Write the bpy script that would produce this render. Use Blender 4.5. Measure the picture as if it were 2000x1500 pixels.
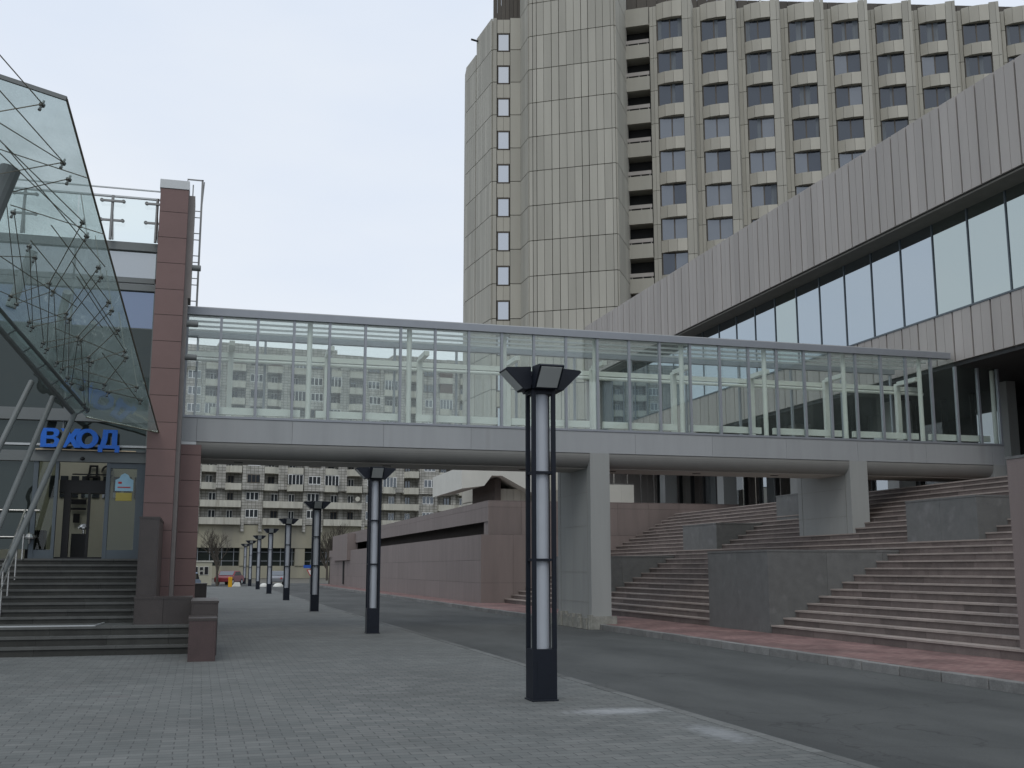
import bpy, bmesh, math, random
from mathutils import Vector, Matrix
random.seed(7)
R = math.radians
sc = bpy.context.scene
for o in list(bpy.data.objects): bpy.data.objects.remove(o)

# ------------------------------------------------------------------ camera
EYE = Vector((0, 0, 1.6)); FPX = 2150.0; PITCH = math.atan(360/FPX); YAW = R(15.68)
cd = bpy.data.cameras.new('camera'); cam = bpy.data.objects.new('camera', cd)
sc.collection.objects.link(cam); sc.camera = cam
cam.location = EYE; cam.rotation_euler = (R(90)+PITCH, 0, -YAW)
cd.sensor_width = 36; cd.lens = 36*FPX/2000; cd.clip_end = 3000; cd.clip_start = .05
# ------------------------------------------------------------------ sky, sun, exposure
w = bpy.data.worlds.new('World'); sc.world = w; w.use_nodes = True
nt = w.node_tree; nt.nodes.clear(); N = nt.nodes.new; L = nt.links.new
out = N('ShaderNodeOutputWorld'); bg = N('ShaderNodeBackground'); bg.inputs['Strength'].default_value = .1
sky = N('ShaderNodeTexSky'); sky.sky_type = 'NISHITA'; sky.sun_disc = False
SUN_EL, SUN_AZ = R(50), R(202)           # azimuth measured from +Y towards +X
sky.sun_elevation = SUN_EL; sky.sun_rotation = SUN_AZ; sky.dust_density = 3
tc = N('ShaderNodeTexCoord'); mp = N('ShaderNodeMapping'); mp.inputs['Scale'].default_value = (1, 1, 3)
noi = N('ShaderNodeTexNoise'); noi.inputs['Scale'].default_value = 1.6; noi.inputs['Detail'].default_value = 5
cr = N('ShaderNodeValToRGB')
cr.color_ramp.elements[0].position = .3; cr.color_ramp.elements[0].color = (7.25, 8.15, 9.65, 1)
cr.color_ramp.elements[1].position = .7; cr.color_ramp.elements[1].color = (8.8, 9.25, 9.85, 1)
mx = N('ShaderNodeMix'); mx.data_type = 'RGBA'; mx.inputs['Factor'].default_value = .93
L(tc.outputs['Generated'], mp.inputs['Vector']); L(mp.outputs[0], noi.inputs['Vector']); L(noi.outputs['Fac'], cr.inputs['Fac'])
L(sky.outputs[0], mx.inputs['A']); L(cr.outputs[0], mx.inputs['B']); L(mx.outputs['Result'], bg.inputs['Color']); L(bg.outputs[0], out.inputs['Surface'])
sd = bpy.data.lights.new('sun', 'SUN'); sd.energy = .6; sd.angle = R(22); sd.color = (1, .95, .87)
so = bpy.data.objects.new('sun', sd); sc.collection.objects.link(so)
sdir = Vector((math.sin(SUN_AZ)*math.cos(SUN_EL), math.cos(SUN_AZ)*math.cos(SUN_EL), math.sin(SUN_EL)))
so.rotation_euler = sdir.to_track_quat('Z', 'Y').to_euler()
sc.view_settings.view_transform = 'Standard'; sc.view_settings.look = 'None'
sc.view_settings.exposure = 0; sc.view_settings.gamma = 1
sc.render.engine = 'CYCLES'
sc.cycles.max_bounces = 8; sc.cycles.transparent_max_bounces = 24; sc.cycles.glossy_bounces = 4

# ------------------------------------------------------------------ helpers
CF = Vector((math.sin(YAW)*math.cos(PITCH), math.cos(YAW)*math.cos(PITCH), math.sin(PITCH)))
CR = Vector((math.cos(YAW), -math.sin(YAW), 0)); CU = CR.cross(CF)
def ray(x, y): return CF*FPX + CR*(x-1000) + CU*(750-y)
def atY(x, y, Y):                         # photo pixel -> point on the vertical plane at distance Y
    d = ray(x, y); return EYE + d*(Y/d.y)
def onplane(x, y, P, n):
    d = ray(x, y); return EYE + d*((P-EYE).dot(n)/n.dot(d))

M = {}
def mat(name, col, rough=.7, metal=0, var=.12, nscale=3, streak=0, island=0, bump=0, spec=.4, fine=0, stain=None):
    m = bpy.data.materials.new(name); m.use_nodes = True; t = m.node_tree; b = t.nodes['Principled BSDF']
    b.inputs['Roughness'].default_value = rough; b.inputs['Metallic'].default_value = metal
    if 'blue' not in name: col = (col[0]*1.0, col[1]*1.0, col[2]*.96)
    b.inputs['Specular IOR Level'].default_value = spec
    N = t.nodes.new; L = t.links.new
    g = N('ShaderNodeNewGeometry'); mp = N('ShaderNodeMapping')
    mp.inputs['Scale'].default_value = (1, 1, .12 if streak else 1)
    L(g.outputs['Position'], mp.inputs['Vector'])
    n = N('ShaderNodeTexNoise'); n.inputs['Scale'].default_value = nscale; n.inputs['Detail'].default_value = 6; n.inputs['Roughness'].default_value = .65
    L(mp.outputs[0], n.inputs['Vector'])
    r = N('ShaderNodeMapRange'); r.inputs['From Min'].default_value = .25; r.inputs['From Max'].default_value = .75
    r.inputs['To Min'].default_value = 1-var; r.inputs['To Max'].default_value = 1+var
    L(n.outputs['Fac'], r.inputs['Value']); val = r.outputs[0]
    if island:
        q = N('ShaderNodeMapRange'); q.inputs['To Min'].default_value = 1-island; q.inputs['To Max'].default_value = 1+island
        L(g.outputs['Random Per Island'], q.inputs['Value'])
        mu = N('ShaderNodeMath'); mu.operation = 'MULTIPLY'; L(val, mu.inputs[0]); L(q.outputs[0], mu.inputs[1]); val = mu.outputs[0]
    if fine:
        f = N('ShaderNodeTexNoise'); f.inputs['Scale'].default_value = 60; f.inputs['Detail'].default_value = 2
        L(g.outputs['Position'], f.inputs['Vector'])
        q = N('ShaderNodeMapRange'); q.inputs['From Min'].default_value = .3; q.inputs['From Max'].default_value = .7
        q.inputs['To Min'].default_value = 1-fine; q.inputs['To Max'].default_value = 1+fine; L(f.outputs['Fac'], q.inputs['Value'])
        mu = N('ShaderNodeMath'); mu.operation = 'MULTIPLY'; L(val, mu.inputs[0]); L(q.outputs[0], mu.inputs[1]); val = mu.outputs[0]
    hs = N('ShaderNodeVectorMath'); hs.operation = 'SCALE'; hs.inputs[0].default_value = col; L(val, hs.inputs['Scale'])
    cout = hs.outputs[0]
    if stain:
        scol, sscale, lo = stain
        s = N('ShaderNodeTexNoise'); s.inputs['Scale'].default_value = sscale; s.inputs['Detail'].default_value = 8
        L(mp.outputs[0], s.inputs['Vector'])
        q = N('ShaderNodeMapRange'); q.inputs['From Min'].default_value = lo; q.inputs['From Max'].default_value = lo+.14
        q.inputs['To Max'].default_value = .7; L(s.outputs['Fac'], q.inputs['Value'])
        x = N('ShaderNodeMix'); x.data_type = 'RGBA'; L(q.outputs[0], x.inputs['Factor']); L(cout, x.inputs['A']); x.inputs['B'].default_value = (*scol, 1)
        cout = x.outputs['Result']
    L(cout, b.inputs['Base Color'])
    if bump:
        bp = N('ShaderNodeBump'); bp.inputs['Strength'].default_value = bump; bp.inputs['Distance'].default_value = .01
        f2 = N('ShaderNodeTexNoise'); f2.inputs['Scale'].default_value = 35; L(g.outputs['Position'], f2.inputs['Vector'])
        L(f2.outputs['Fac'], bp.inputs['Height']); L(bp.outputs[0], b.inputs['Normal'])
    M[name] = m; return m

def glass(name, tint, base=.06, gloss=(1, 1, 1), dark=None, rough=.01, power=1.0, wob=0, dust_haze=0):
    """thin architectural pane: clear (or dark when dark is given) plus mirror reflection rising with the angle"""
    m = bpy.data.materials.new(name); m.use_nodes = True; t = m.node_tree; t.nodes.clear(); N = t.nodes.new; L = t.links.new
    o = N('ShaderNodeOutputMaterial'); mx = N('ShaderNodeMixShader'); gl = N('ShaderNodeBsdfGlossy')
    gl.inputs['Color'].default_value = (*gloss, 1); gl.inputs['Roughness'].default_value = rough
    if dark: a = N('ShaderNodeBsdfDiffuse'); a.inputs['Color'].default_value = (*dark, 1)
    else: a = N('ShaderNodeBsdfTransparent'); a.inputs['Color'].default_value = (*tint, 1)
    fc = N('ShaderNodeLayerWeight'); fc.inputs['Blend'].default_value = .5
    lw = N('ShaderNodeMath'); lw.operation = 'POWER'; lw.inputs[1].default_value = 5; L(fc.outputs['Facing'], lw.inputs[0])
    r = N('ShaderNodeMapRange'); r.inputs['To Min'].default_value = base; r.inputs['To Max'].default_value = min(1, base+power)
    L(lw.outputs[0], r.inputs['Value']); L(r.outputs[0], mx.inputs['Fac']); L(a.outputs[0], mx.inputs[1]); L(gl.outputs[0], mx.inputs[2])
    if dust_haze:  # dirt on the canopy; sky reflection put in as pale haze on bridge panes
        df_ = N('ShaderNodeBsdfDiffuse'); df_.inputs['Color'].default_value = (.52, .60, .58, 1); tl = N('ShaderNodeBsdfTranslucent'); tl.inputs['Color'].default_value = (.52, .60, .58, 1)
        m1 = N('ShaderNodeMixShader'); L(df_.outputs[0], m1.inputs[1]); L(tl.outputs[0], m1.inputs[2])
        gg = N('ShaderNodeNewGeometry'); dn = N('ShaderNodeTexNoise'); dn.inputs['Scale'].default_value = 1.3; dn.inputs['Detail'].default_value = 6; L(gg.outputs['Position'], dn.inputs['Vector'])
        dr = N('ShaderNodeMapRange'); dr.inputs['From Min'].default_value = .3; dr.inputs['From Max'].default_value = .7; dr.inputs['To Min'].default_value = dust_haze*.6; dr.inputs['To Max'].default_value = dust_haze*1.4; L(dn.outputs['Fac'], dr.inputs['Value'])
        m2 = N('ShaderNodeMixShader'); L(dr.outputs[0], m2.inputs['Fac']); L(a.outputs[0], m2.inputs[1]); L(m1.outputs[0], m2.inputs[2]); L(m2.outputs[0], mx.inputs[1])
    if wob:
        g = N('ShaderNodeNewGeometry'); n = N('ShaderNodeTexNoise'); n.inputs['Scale'].default_value = .9; L(g.outputs['Position'], n.inputs['Vector'])
        bp = N('ShaderNodeBump'); bp.inputs['Strength'].default_value = wob; bp.inputs['Distance'].default_value = .05
        L(n.outputs['Fac'], bp.inputs['Height']); L(bp.outputs[0], gl.inputs['Normal'])
    L(mx.outputs[0], o.inputs['Surface']); M[name] = m; return m

class Fr:                                 # a vertical wall plane: u runs along heading h (deg from +Y to +X), v is outwards
    def __init__(s, x, y, h, side=1):
        s.o = Vector((x, y, 0)); a = R(h); s.u = Vector((math.sin(a), math.cos(a), 0)); s.v = Vector((s.u.y, -s.u.x, 0))*side
    def p(s, u, v, z): return s.o + s.u*u + s.v*v + Vector((0, 0, z))
WO = {}
class MB:
    def __init__(s): s.v = []; s.f = []
    def add(s, vs, fs):
        k = len(s.v); s.v += [Vector(a) for a in vs]; s.f += [[k+i for i in f] for f in fs]; return s
    def box(s, x0, x1, y0, y1, z0, z1, fr=None):
        c = [(x, y, z) for z in (z0, z1) for x, y in ((x0, y0), (x1, y0), (x1, y1), (x0, y1))]
        if fr: c = [fr.p(*q) for q in c]
        return s.add(c, [(3, 2, 1, 0), (4, 5, 6, 7), (0, 1, 5, 4), (1, 2, 6, 5), (2, 3, 7, 6), (3, 0, 4, 7)])
    def prism(s, pts, vec):
        pts = [Vector(p) for p in pts]; n = len(pts); vec = Vector(vec)
        return s.add(pts+[p+vec for p in pts], [list(range(n))[::-1], list(range(n, 2*n))]+[(i, (i+1) % n, n+(i+1) % n, n+i) for i in range(n)])
    def tube(s, a, b, r, r2=None, n=10, cap=True):
        a = Vector(a); b = Vector(b); r2 = r if r2 is None else r2; d = (b-a).normalized()
        x = d.cross(Vector((0, 0, 1)) if abs(d.z) < .95 else Vector((1, 0, 0))).normalized(); y = d.cross(x)
        vs = [a+(x*math.cos(t)+y*math.sin(t))*r for t in [2*math.pi*i/n for i in range(n)]]+[b+(x*math.cos(t)+y*math.sin(t))*r2 for t in [2*math.pi*i/n for i in range(n)]]
        fs = [(i, (i+1) % n, n+(i+1) % n, n+i) for i in range(n)]
        if cap: fs += [list(range(n))[::-1], list(range(n, 2*n))]
        return s.add(vs, fs)
    def bar(s, a, b, w, h):              # rectangular bar between two points
        a = Vector(a); b = Vector(b); d = (b-a).normalized(); up = Vector((0, 0, 1)) if abs(d.z) < .95 else Vector((0, 1, 0))
        x = d.cross(up).normalized()*w/2; y = x.cross(d).normalized()*h/2
        return s.prism([a-x-y, a+x-y, a+x+y, a-x+y], b-a)
    def lathe(s, c, prof, n=14):         # prof = [(r, z)...]
        c = Vector(c); vs = []; m = len(prof)
        for r, z in prof:
            vs += [c+Vector((r*math.cos(2*math.pi*i/n), r*math.sin(2*math.pi*i/n), z)) for i in range(n)]
        fs = [(j*n+i, j*n+(i+1) % n, (j+1)*n+(i+1) % n, (j+1)*n+i) for j in range(m-1) for i in range(n)]
        fs += [list(range(n))[::-1], list(range((m-1)*n, m*n))]
        return s.add(vs, fs)
    def build(s, name, material, parent=None, smooth=False, bevel=0):
        if parent is not None: org = WO[parent.name]
        else:
            xs = [v.x for v in s.v]; ys = [v.y for v in s.v]
            org = Vector(((min(xs)+max(xs))/2, (min(ys)+max(ys))/2, min(v.z for v in s.v)))
        me = bpy.data.meshes.new(name); me.from_pydata([tuple(v-org) for v in s.v], [], s.f)
        bm = bmesh.new(); bm.from_mesh(me); bmesh.ops.recalc_face_normals(bm, faces=bm.faces); bm.to_mesh(me); bm.free()
        if smooth:
            for p in me.polygons: p.use_smooth = True
        me.materials.append(M[material] if isinstance(material, str) else material)
        o = bpy.data.objects.new(name, me); sc.collection.objects.link(o); WO[o.name] = org
        if parent is not None: o.parent = parent
        else: o.location = org
        if bevel:
            b = o.modifiers.new('bevel', 'BEVEL'); b.width = bevel; b.segments = 2; b.limit_method = 'ANGLE'
        return o
def box(*a, fr=None): return MB().box(*a, fr=fr)
def tag(o, label=None, cat=None, group=None, kind=None):
    if label: o['label'] = label
    if cat: o['category'] = cat
    if group: o['group'] = group
    if kind: o['kind'] = kind
    return o
def empty(name, loc, label=None, cat=None, group=None):
    o = bpy.data.objects.new(name, None); sc.collection.objects.link(o); o.location = loc; o.empty_display_size = .2
    WO[o.name] = Vector(loc); return tag(o, label, cat, group)
def copy_tree(o, parent=None):
    c = o.copy(); sc.collection.objects.link(c)
    if parent is not None: c.parent = parent
    for ch in [x for x in list(sc.collection.objects) if x.parent == o]: copy_tree(ch, c)
    return c

# ------------------------------------------------------------------ materials
mat('clad_beige', (.385, .373, .335), .75, var=.1, nscale=.6, island=.11, streak=1)
mat('clad_grey', (.375, .352, .34), .7, var=.1, nscale=.8, island=.06, streak=1)
mat('clad_yellow', (.405, .388, .345), .75, var=.1, nscale=.8, island=.2, streak=1)
mat('head_grey', (.17, .165, .15), .8)
mat('joint', (.05, .05, .047), .9)
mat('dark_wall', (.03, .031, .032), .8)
mat('brown_clad', (.085, .075, .065), .7, island=.15, streak=1)
mat('fascia', (.33, .345, .365), .5, var=.10, nscale=1.6, island=.05, streak=1, stain=((.24, .245, .24), 1.6, .6))
mat('belly', (.23, .23, .225), .6, var=.05)
mat('soffit', (.42, .40, .38), .7, var=.07, nscale=1)  # flat underside paler than the belly: light off the ground put into the colour
mat('pier', (.30, .31, .31), .7, var=.08, nscale=1.4, streak=1, stain=((.22, .22, .215), 1.2, .58))
mat('concrete', (.27, .27, .25), .9, var=.3, nscale=6, bump=.5, fine=.2)
mat('alu', (.30, .32, .36), .45, metal=.35, var=.05)
mat('alu_light', (.50, .52, .54), .4, metal=.3, var=.05)
mat('white_paint', (.76, .78, .75), .45, var=.04)
mat('red_panel', (.185, .118, .113), .55, var=.07, nscale=1.5, island=.05)
mat('pink_granite', (.212, .175, .170), .6, var=.12, nscale=2.5, island=.05, streak=1, fine=.12)
mat('red_granite_dark', (.065, .042, .042), .4, var=.18, nscale=3, island=.06, fine=.2, spec=.5)
mat('brown_granite', (.05, .041, .039), .35, var=.2, nscale=3, island=.08, fine=.2, spec=.5)
mat('grey_granite', (.135, .138, .14), .55, var=.16, nscale=4, island=.06, fine=.2, stain=((.22, .22, .22), 2.2, .6))
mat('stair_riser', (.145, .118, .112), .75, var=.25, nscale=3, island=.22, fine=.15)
mat('stair_tread', (.31, .268, .25), .75, var=.15, nscale=4, island=.12, fine=.12)  # paler than the riser stone: sky light on treads put into the colour
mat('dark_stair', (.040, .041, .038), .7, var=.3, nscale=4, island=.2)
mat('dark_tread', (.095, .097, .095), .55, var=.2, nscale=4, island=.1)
mat('lamp_black', (.006, .009, .017), .5, var=.2, nscale=8, spec=.3)
mat('lamp_white', (.41, .44, .50), .35, var=.04)
mat('steel', (.5, .5, .5), .25, metal=.9)
mat('tube_grey', (.165, .18, .185), .5, var=.05)
mat('cable', (.19, .18, .15), .5, metal=.5)
mat('fitting', (.22, .22, .22), .35, metal=.7)
mat('blue_letter', (.02, .15, .62), .45, var=.05)
mat('warm_strip', (.75, .60, .42), .5)
mat('frame_blue', (.095, .118, .135), .5, var=.05)
mat('black', (.008, .008, .009), .5)
mat('cream', (.40, .39, .32), .8, var=.05)
mat('edging', (.125, .13, .13), .85, var=.25, nscale=4, island=.25, fine=.15)
mat('kerb', (.19, .19, .19), .85, var=.25, nscale=4, island=.15, fine=.15)
mat('apt_white', (.48, .475, .44), .85, var=.16, nscale=.9, streak=1, stain=((.22, .20, .16), .5, .6))
mat('apt_panel', (.56, .55, .52), .85, var=.15, nscale=1.2, streak=1, island=.06)
mat('apt_balcony', (.45, .44, .395), .85, var=.22, nscale=1.5, streak=1, island=.14, stain=((.2, .18, .14), 1.0, .6))
mat('apt_base', (.30, .285, .225), .9, var=.2, nscale=.7, streak=1, stain=((.20, .19, .16), .35, .52))
mat('wood_infill', (.085, .05, .035), .7, var=.2, nscale=2)
mat('pvc', (.72, .73, .74), .5)
mat('window_brown', (.10, .085, .07), .6)
mat('bark', (.075, .065, .055), .9, var=.25, nscale=6)
mat('car_red', (.20, .02, .03), .3, spec=.6); mat('car_silver', (.24, .25, .28), .3, metal=.3, spec=.6); mat('car_blue', (.22, .30, .42), .3, spec=.6)
mat('tyre', (.02, .02, .02), .8)
mat('yellow', (.62, .33, .01), .6)
mat('white_rock', (.7, .7, .68), .9)
mat('sign_blue', (.02, .09, .4), .5); mat('sign_white', (.7, .7, .7), .5); mat('sign_red', (.45, .02, .02), .5)
mat('rust', (.10, .08, .055), .9, var=.3, nscale=8)
mat('light_blue', (.30, .50, .62), .5); mat('ochre', (.40, .33, .08), .6)
mat('canopy_conc', (.58, .58, .55), .85, var=.06, nscale=1)
glass('pane_clear', (.935, .962, .95), .045, power=.6, dust_haze=.03)
glass('pane_back', (.94, .962, .95), .03, power=.5, dust_haze=.03)
glass('pane_sky', None, .60, (.66, .745, .80), (.02, .022, .025), power=.3)
glass('pane_sky_green', None, .60, (.68, .77, .75), (.02, .022, .025), power=.3)
glass('pane_hotel', None, .09, (.8, .86, .95), (.028, .033, .04), power=.5)
glass('pane_hotel_light', None, .15, (.85, .9, .97), (.085, .093, .10), power=.5)
glass('pane_strip', None, .50, (.85, .88, .92), (.10, .11, .12), power=.4)
glass('pane_canopy', (.86, .91, .905), .10, (.85, .95, .93), power=.6, wob=.35, dust_haze=.24)
glass('pane_screen', (.93, .965, .96), .03)
glass('pane_door', (.68, .71, .66), .03, power=.6)
glass('pane_panel', None, .45, (.70, .74, .76), (.15, .16, .16), power=.4)
glass('pane_blue', None, .40, (.42, .50, .66), (.03, .04, .05), power=.5)
glass('pane_dark', None, .06, (.75, .85, .82), (.022, .027, .025), power=.5, wob=.5)
glass('pane_apt', None, .12, (.8, .86, .9), (.04, .045, .05), power=.5)
glass('car_glass', None, .25, (.8, .85, .9), (.02, .02, .02), power=.5)
glass('lens', None, .15, (.9, .9, .9), (.42, .44, .43), rough=.25, power=.5)

def paving_mat():
    m = bpy.data.materials.new('paving'); m.use_nodes = True; t = m.node_tree; b = t.nodes['Principled BSDF']; N = t.nodes.new; L = t.links.new
    g = N('ShaderNodeNewGeometry')
    # wavy block edges
    wn = N('ShaderNodeTexNoise'); wn.inputs['Scale'].default_value = 3; L(g.outputs['Position'], wn.inputs['Vector'])
    ws = N('ShaderNodeVectorMath'); ws.operation = 'SCALE'; ws.inputs['Scale'].default_value = .035; L(wn.outputs['Color'], ws.inputs[0])
    ad = N('ShaderNodeVectorMath'); ad.operation = 'ADD'; L(g.outputs['Position'], ad.inputs[0]); L(ws.outputs[0], ad.inputs[1])
    br = N('ShaderNodeTexBrick'); br.inputs['Scale'].default_value = 1; br.inputs['Brick Width'].default_value = .25; br.inputs['Row Height'].default_value = .145
    br.inputs['Mortar Size'].default_value = .007; br.inputs['Mortar Smooth'].default_value = .6; br.inputs['Bias'].default_value = -.2
    br.inputs['Color1'].default_value = (.120, .129, .124, 1); br.inputs['Color2'].default_value = (.162, .168, .160, 1); br.inputs['Mortar'].default_value = (.065, .066, .066, 1)
    L(ad.outputs[0], br.inputs['Vector'])
    n = N('ShaderNodeTexNoise'); n.inputs['Scale'].default_value = .45; n.inputs['Detail'].default_value = 7; L(g.outputs['Position'], n.inputs['Vector'])
    r = N('ShaderNodeMapRange'); r.inputs['From Min'].default_value = .3; r.inputs['From Max'].default_value = .7; r.inputs['To Min'].default_value = .86; r.inputs['To Max'].default_value = 1.1; L(n.outputs['Fac'], r.inputs['Value'])
    f = N('ShaderNodeTexNoise'); f.inputs['Scale'].default_value = 90; L(g.outputs['Position'], f.inputs['Vector'])
    r2 = N('ShaderNodeMapRange'); r2.inputs['From Min'].default_value = .3; r2.inputs['From Max'].default_value = .7; r2.inputs['To Min'].default_value = .86; r2.inputs['To Max'].default_value = 1.14; L(f.outputs['Fac'], r2.inputs['Value'])
    n3 = N('ShaderNodeTexNoise'); n3.inputs['Scale'].default_value = 2.6; n3.inputs['Detail'].default_value = 5; L(g.outputs['Position'], n3.inputs['Vector'])
    r3 = N('ShaderNodeMapRange'); r3.inputs['From Min'].default_value = .3; r3.inputs['From Max'].default_value = .7; r3.inputs['To Min'].default_value = .9; r3.inputs['To Max'].default_value = 1.1; L(n3.outputs['Fac'], r3.inputs['Value'])
    m0 = N('ShaderNodeMath'); m0.operation = 'MULTIPLY'; L(r.outputs[0], m0.inputs[0]); L(r3.outputs[0], m0.inputs[1])
    mu = N('ShaderNodeMath'); mu.operation = 'MULTIPLY'; L(m0.outputs[0], mu.inputs[0]); L(r2.outputs[0], mu.inputs[1])
    sc_ = N('ShaderNodeVectorMath'); sc_.operation = 'SCALE'; L(br.outputs['Color'], sc_.inputs[0]); L(mu.outputs[0], sc_.inputs['Scale'])
    # lime bloom on the blocks near the lamp: lies on whole blocks
    def spot(cx, cy, rx, ry, amt, col, prev):
        sb = N('ShaderNodeVectorMath'); sb.operation = 'SUBTRACT'; L(g.outputs['Position'], sb.inputs[0]); sb.inputs[1].default_value = (cx, cy, 0)
        dv = N('ShaderNodeVectorMath'); dv.operation = 'MULTIPLY'; L(sb.outputs[0], dv.inputs[0]); dv.inputs[1].default_value = (1/rx, 1/ry, 0)
        ln = N('ShaderNodeVectorMath'); ln.operation = 'LENGTH'; L(dv.outputs[0], ln.inputs[0])
        nn = N('ShaderNodeTexNoise'); nn.inputs['Scale'].default_value = 10; nn.inputs['Detail'].default_value = 4; L(g.outputs['Position'], nn.inputs['Vector'])
        a = N('ShaderNodeMath'); a.operation = 'ADD'; L(ln.outputs['Value'], a.inputs[0]); L(nn.outputs['Fac'], a.inputs[1])
        q = N('ShaderNodeMapRange'); q.inputs['From Min'].default_value = 1.35; q.inputs['From Max'].default_value = .75; q.inputs['To Max'].default_value = amt; L(a.outputs[0], q.inputs['Value'])
        x = N('ShaderNodeMix'); x.data_type = 'RGBA'; L(q.outputs[0], x.inputs['Factor']); L(prev, x.inputs['A']); x.inputs['B'].default_value = (*col, 1)
        return x.outputs['Result']
    c = spot(4.65, 12.15, .85, .42, .38, (.5, .52, .54), sc_.outputs[0])
    c = spot(5.0, 10.3, .3, .9, .35, (.4, .42, .44), c)
    c = spot(-.95, 15.2, .35, .16, .5, (.12, .10, .10), c)
    c = spot(-1.6, 16.6, .4, .10, .5, (.11, .10, .10), c)
    L(c, b.inputs['Base Color']); b.inputs['Roughness'].default_value = .85
    bp = N('ShaderNodeBump'); bp.inputs['Strength'].default_value = .5; bp.inputs['Distance'].default_value = .008; bp.invert = True
    L(br.outputs['Fac'], bp.inputs['Height']); L(bp.outputs[0], b.inputs['Normal'])
    M['paving'] = m
paving_mat()
def brick_mat(name, c1, c2, mo, bw, rh, ms, axes='XY', rough=.85, off=.5, dirt=.14, squash=None):
    m = bpy.data.materials.new(name); m.use_nodes = True; t = m.node_tree; b = t.nodes['Principled BSDF']; N = t.nodes.new; L = t.links.new
    g = N('ShaderNodeNewGeometry'); sp = N('ShaderNodeSeparateXYZ'); cb = N('ShaderNodeCombineXYZ'); L(g.outputs['Position'], sp.inputs[0])
    if axes == 'HZ':
        a = N('ShaderNodeMath'); a.operation = 'ADD'; L(sp.outputs['X'], a.inputs[0]); L(sp.outputs['Y'], a.inputs[1]); L(a.outputs[0], cb.inputs['X']); L(sp.outputs['Z'], cb.inputs['Y'])
    else: L(sp.outputs[axes[0]], cb.inputs['X']); L(sp.outputs[axes[1]], cb.inputs['Y'])
    br = N('ShaderNodeTexBrick'); br.offset = off; br.inputs['Scale'].default_value = 1; br.inputs['Brick Width'].default_value = bw; br.inputs['Row Height'].default_value = rh
    br.inputs['Mortar Size'].default_value = ms; br.inputs['Color1'].default_value = (*c1, 1); br.inputs['Color2'].default_value = (*c2, 1); br.inputs['Mortar'].default_value = (*mo, 1)
    L(cb.outputs[0], br.inputs['Vector'])
    n = N('ShaderNodeTexNoise'); n.inputs['Scale'].default_value = .8; n.inputs['Detail'].default_value = 8; L(g.outputs['Position'], n.inputs['Vector'])
    r = N('ShaderNodeMapRange'); r.inputs['From Min'].default_value = .3; r.inputs['From Max'].default_value = .7; r.inputs['To Min'].default_value = 1-dirt; r.inputs['To Max'].default_value = 1+dirt; L(n.outputs['Fac'], r.inputs['Value'])
    s = N('ShaderNodeVectorMath'); s.operation = 'SCALE'; L(br.outputs['Color'], s.inputs[0]); L(r.outputs[0], s.inputs['Scale'])
    L(s.outputs[0], b.inputs['Base Color']); b.inputs['Roughness'].default_value = rough; M[name] = m
brick_mat('red_paving', (.165, .088, .082), (.235, .145, .13), (.12, .08, .075), .2, .1, .008, 'YX', dirt=.4)
brick_mat('plaza_paving', (.26, .20, .18), (.30, .24, .22), (.15, .12, .11), .9, .6, .012)
brick_mat('apt_tile', (.33, .325, .29), (.43, .42, .385), (.17, .165, .145), .7, .47, .045, 'HZ', off=0, dirt=.25)
def asphalt_mat():
    m = bpy.data.materials.new('asphalt'); m.use_nodes = True; t = m.node_tree; b = t.nodes['Principled BSDF']; N = t.nodes.new; L = t.links.new
    g = N('ShaderNodeNewGeometry')
    mp = N('ShaderNodeMapping'); mp.inputs['Scale'].default_value = (1, .35, 1); L(g.outputs['Position'], mp.inputs['Vector'])
    n = N('ShaderNodeTexNoise'); n.inputs['Scale'].default_value = .5; n.inputs['Detail'].default_value = 8; n.inputs['Roughness'].default_value = .6; L(mp.outputs[0], n.inputs['Vector'])
    cr = N('ShaderNodeValToRGB'); e = cr.color_ramp.elements; e[0].position = .36; e[0].color = (.042, .046, .045, 1); e[1].position = .62; e[1].color = (.080, .085, .082, 1); L(n.outputs['Fac'], cr.inputs['Fac'])
    f = N('ShaderNodeTexNoise'); f.inputs['Scale'].default_value = 120; f.inputs['Detail'].default_value = 3; L(g.outputs['Position'], f.inputs['Vector'])
    r = N('ShaderNodeMapRange'); r.inputs['From Min'].default_value = .3; r.inputs['From Max'].default_value = .7; r.inputs['To Min'].default_value = .7; r.inputs['To Max'].default_value = 1.3; L(f.outputs['Fac'], r.inputs['Value'])
    s = N('ShaderNodeVectorMath'); s.operation = 'SCALE'; L(cr.outputs[0], s.inputs[0]); L(r.outputs[0], s.inputs['Scale'])
    wn = N('ShaderNodeTexNoise'); wn.inputs['Scale'].default_value = 1.2; wn.inputs['Detail'].default_value = 6; L(g.outputs['Position'], wn.inputs['Vector'])
    wa = N('ShaderNodeVectorMath'); wa.operation = 'ADD'; L(g.outputs['Position'], wa.inputs[0]); L(wn.outputs['Color'], wa.inputs[1])
    vo = N('ShaderNodeTexVoronoi'); vo.feature = 'DISTANCE_TO_EDGE'; vo.inputs['Scale'].default_value = .33; L(wa.outputs[0], vo.inputs['Vector'])
    cq = N('ShaderNodeMapRange'); cq.inputs['From Min'].default_value = .001; cq.inputs['From Max'].default_value = .006; cq.inputs['To Min'].default_value = .62; L(vo.outputs['Distance'], cq.inputs['Value'])
    s2 = N('ShaderNodeVectorMath'); s2.operation = 'SCALE'; L(s.outputs[0], s2.inputs[0]); L(cq.outputs[0], s2.inputs['Scale'])
    L(s2.outputs[0], b.inputs['Base Color']); b.inputs['Roughness'].default_value = .85
    bp = N('ShaderNodeBump'); bp.inputs['Strength'].default_value = .35; bp.inputs['Distance'].default_value = .01; L(f.outputs['Fac'], bp.inputs['Height']); L(bp.outputs[0], b.inputs['Normal'])
    M['asphalt'] = m
asphalt_mat()
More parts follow.
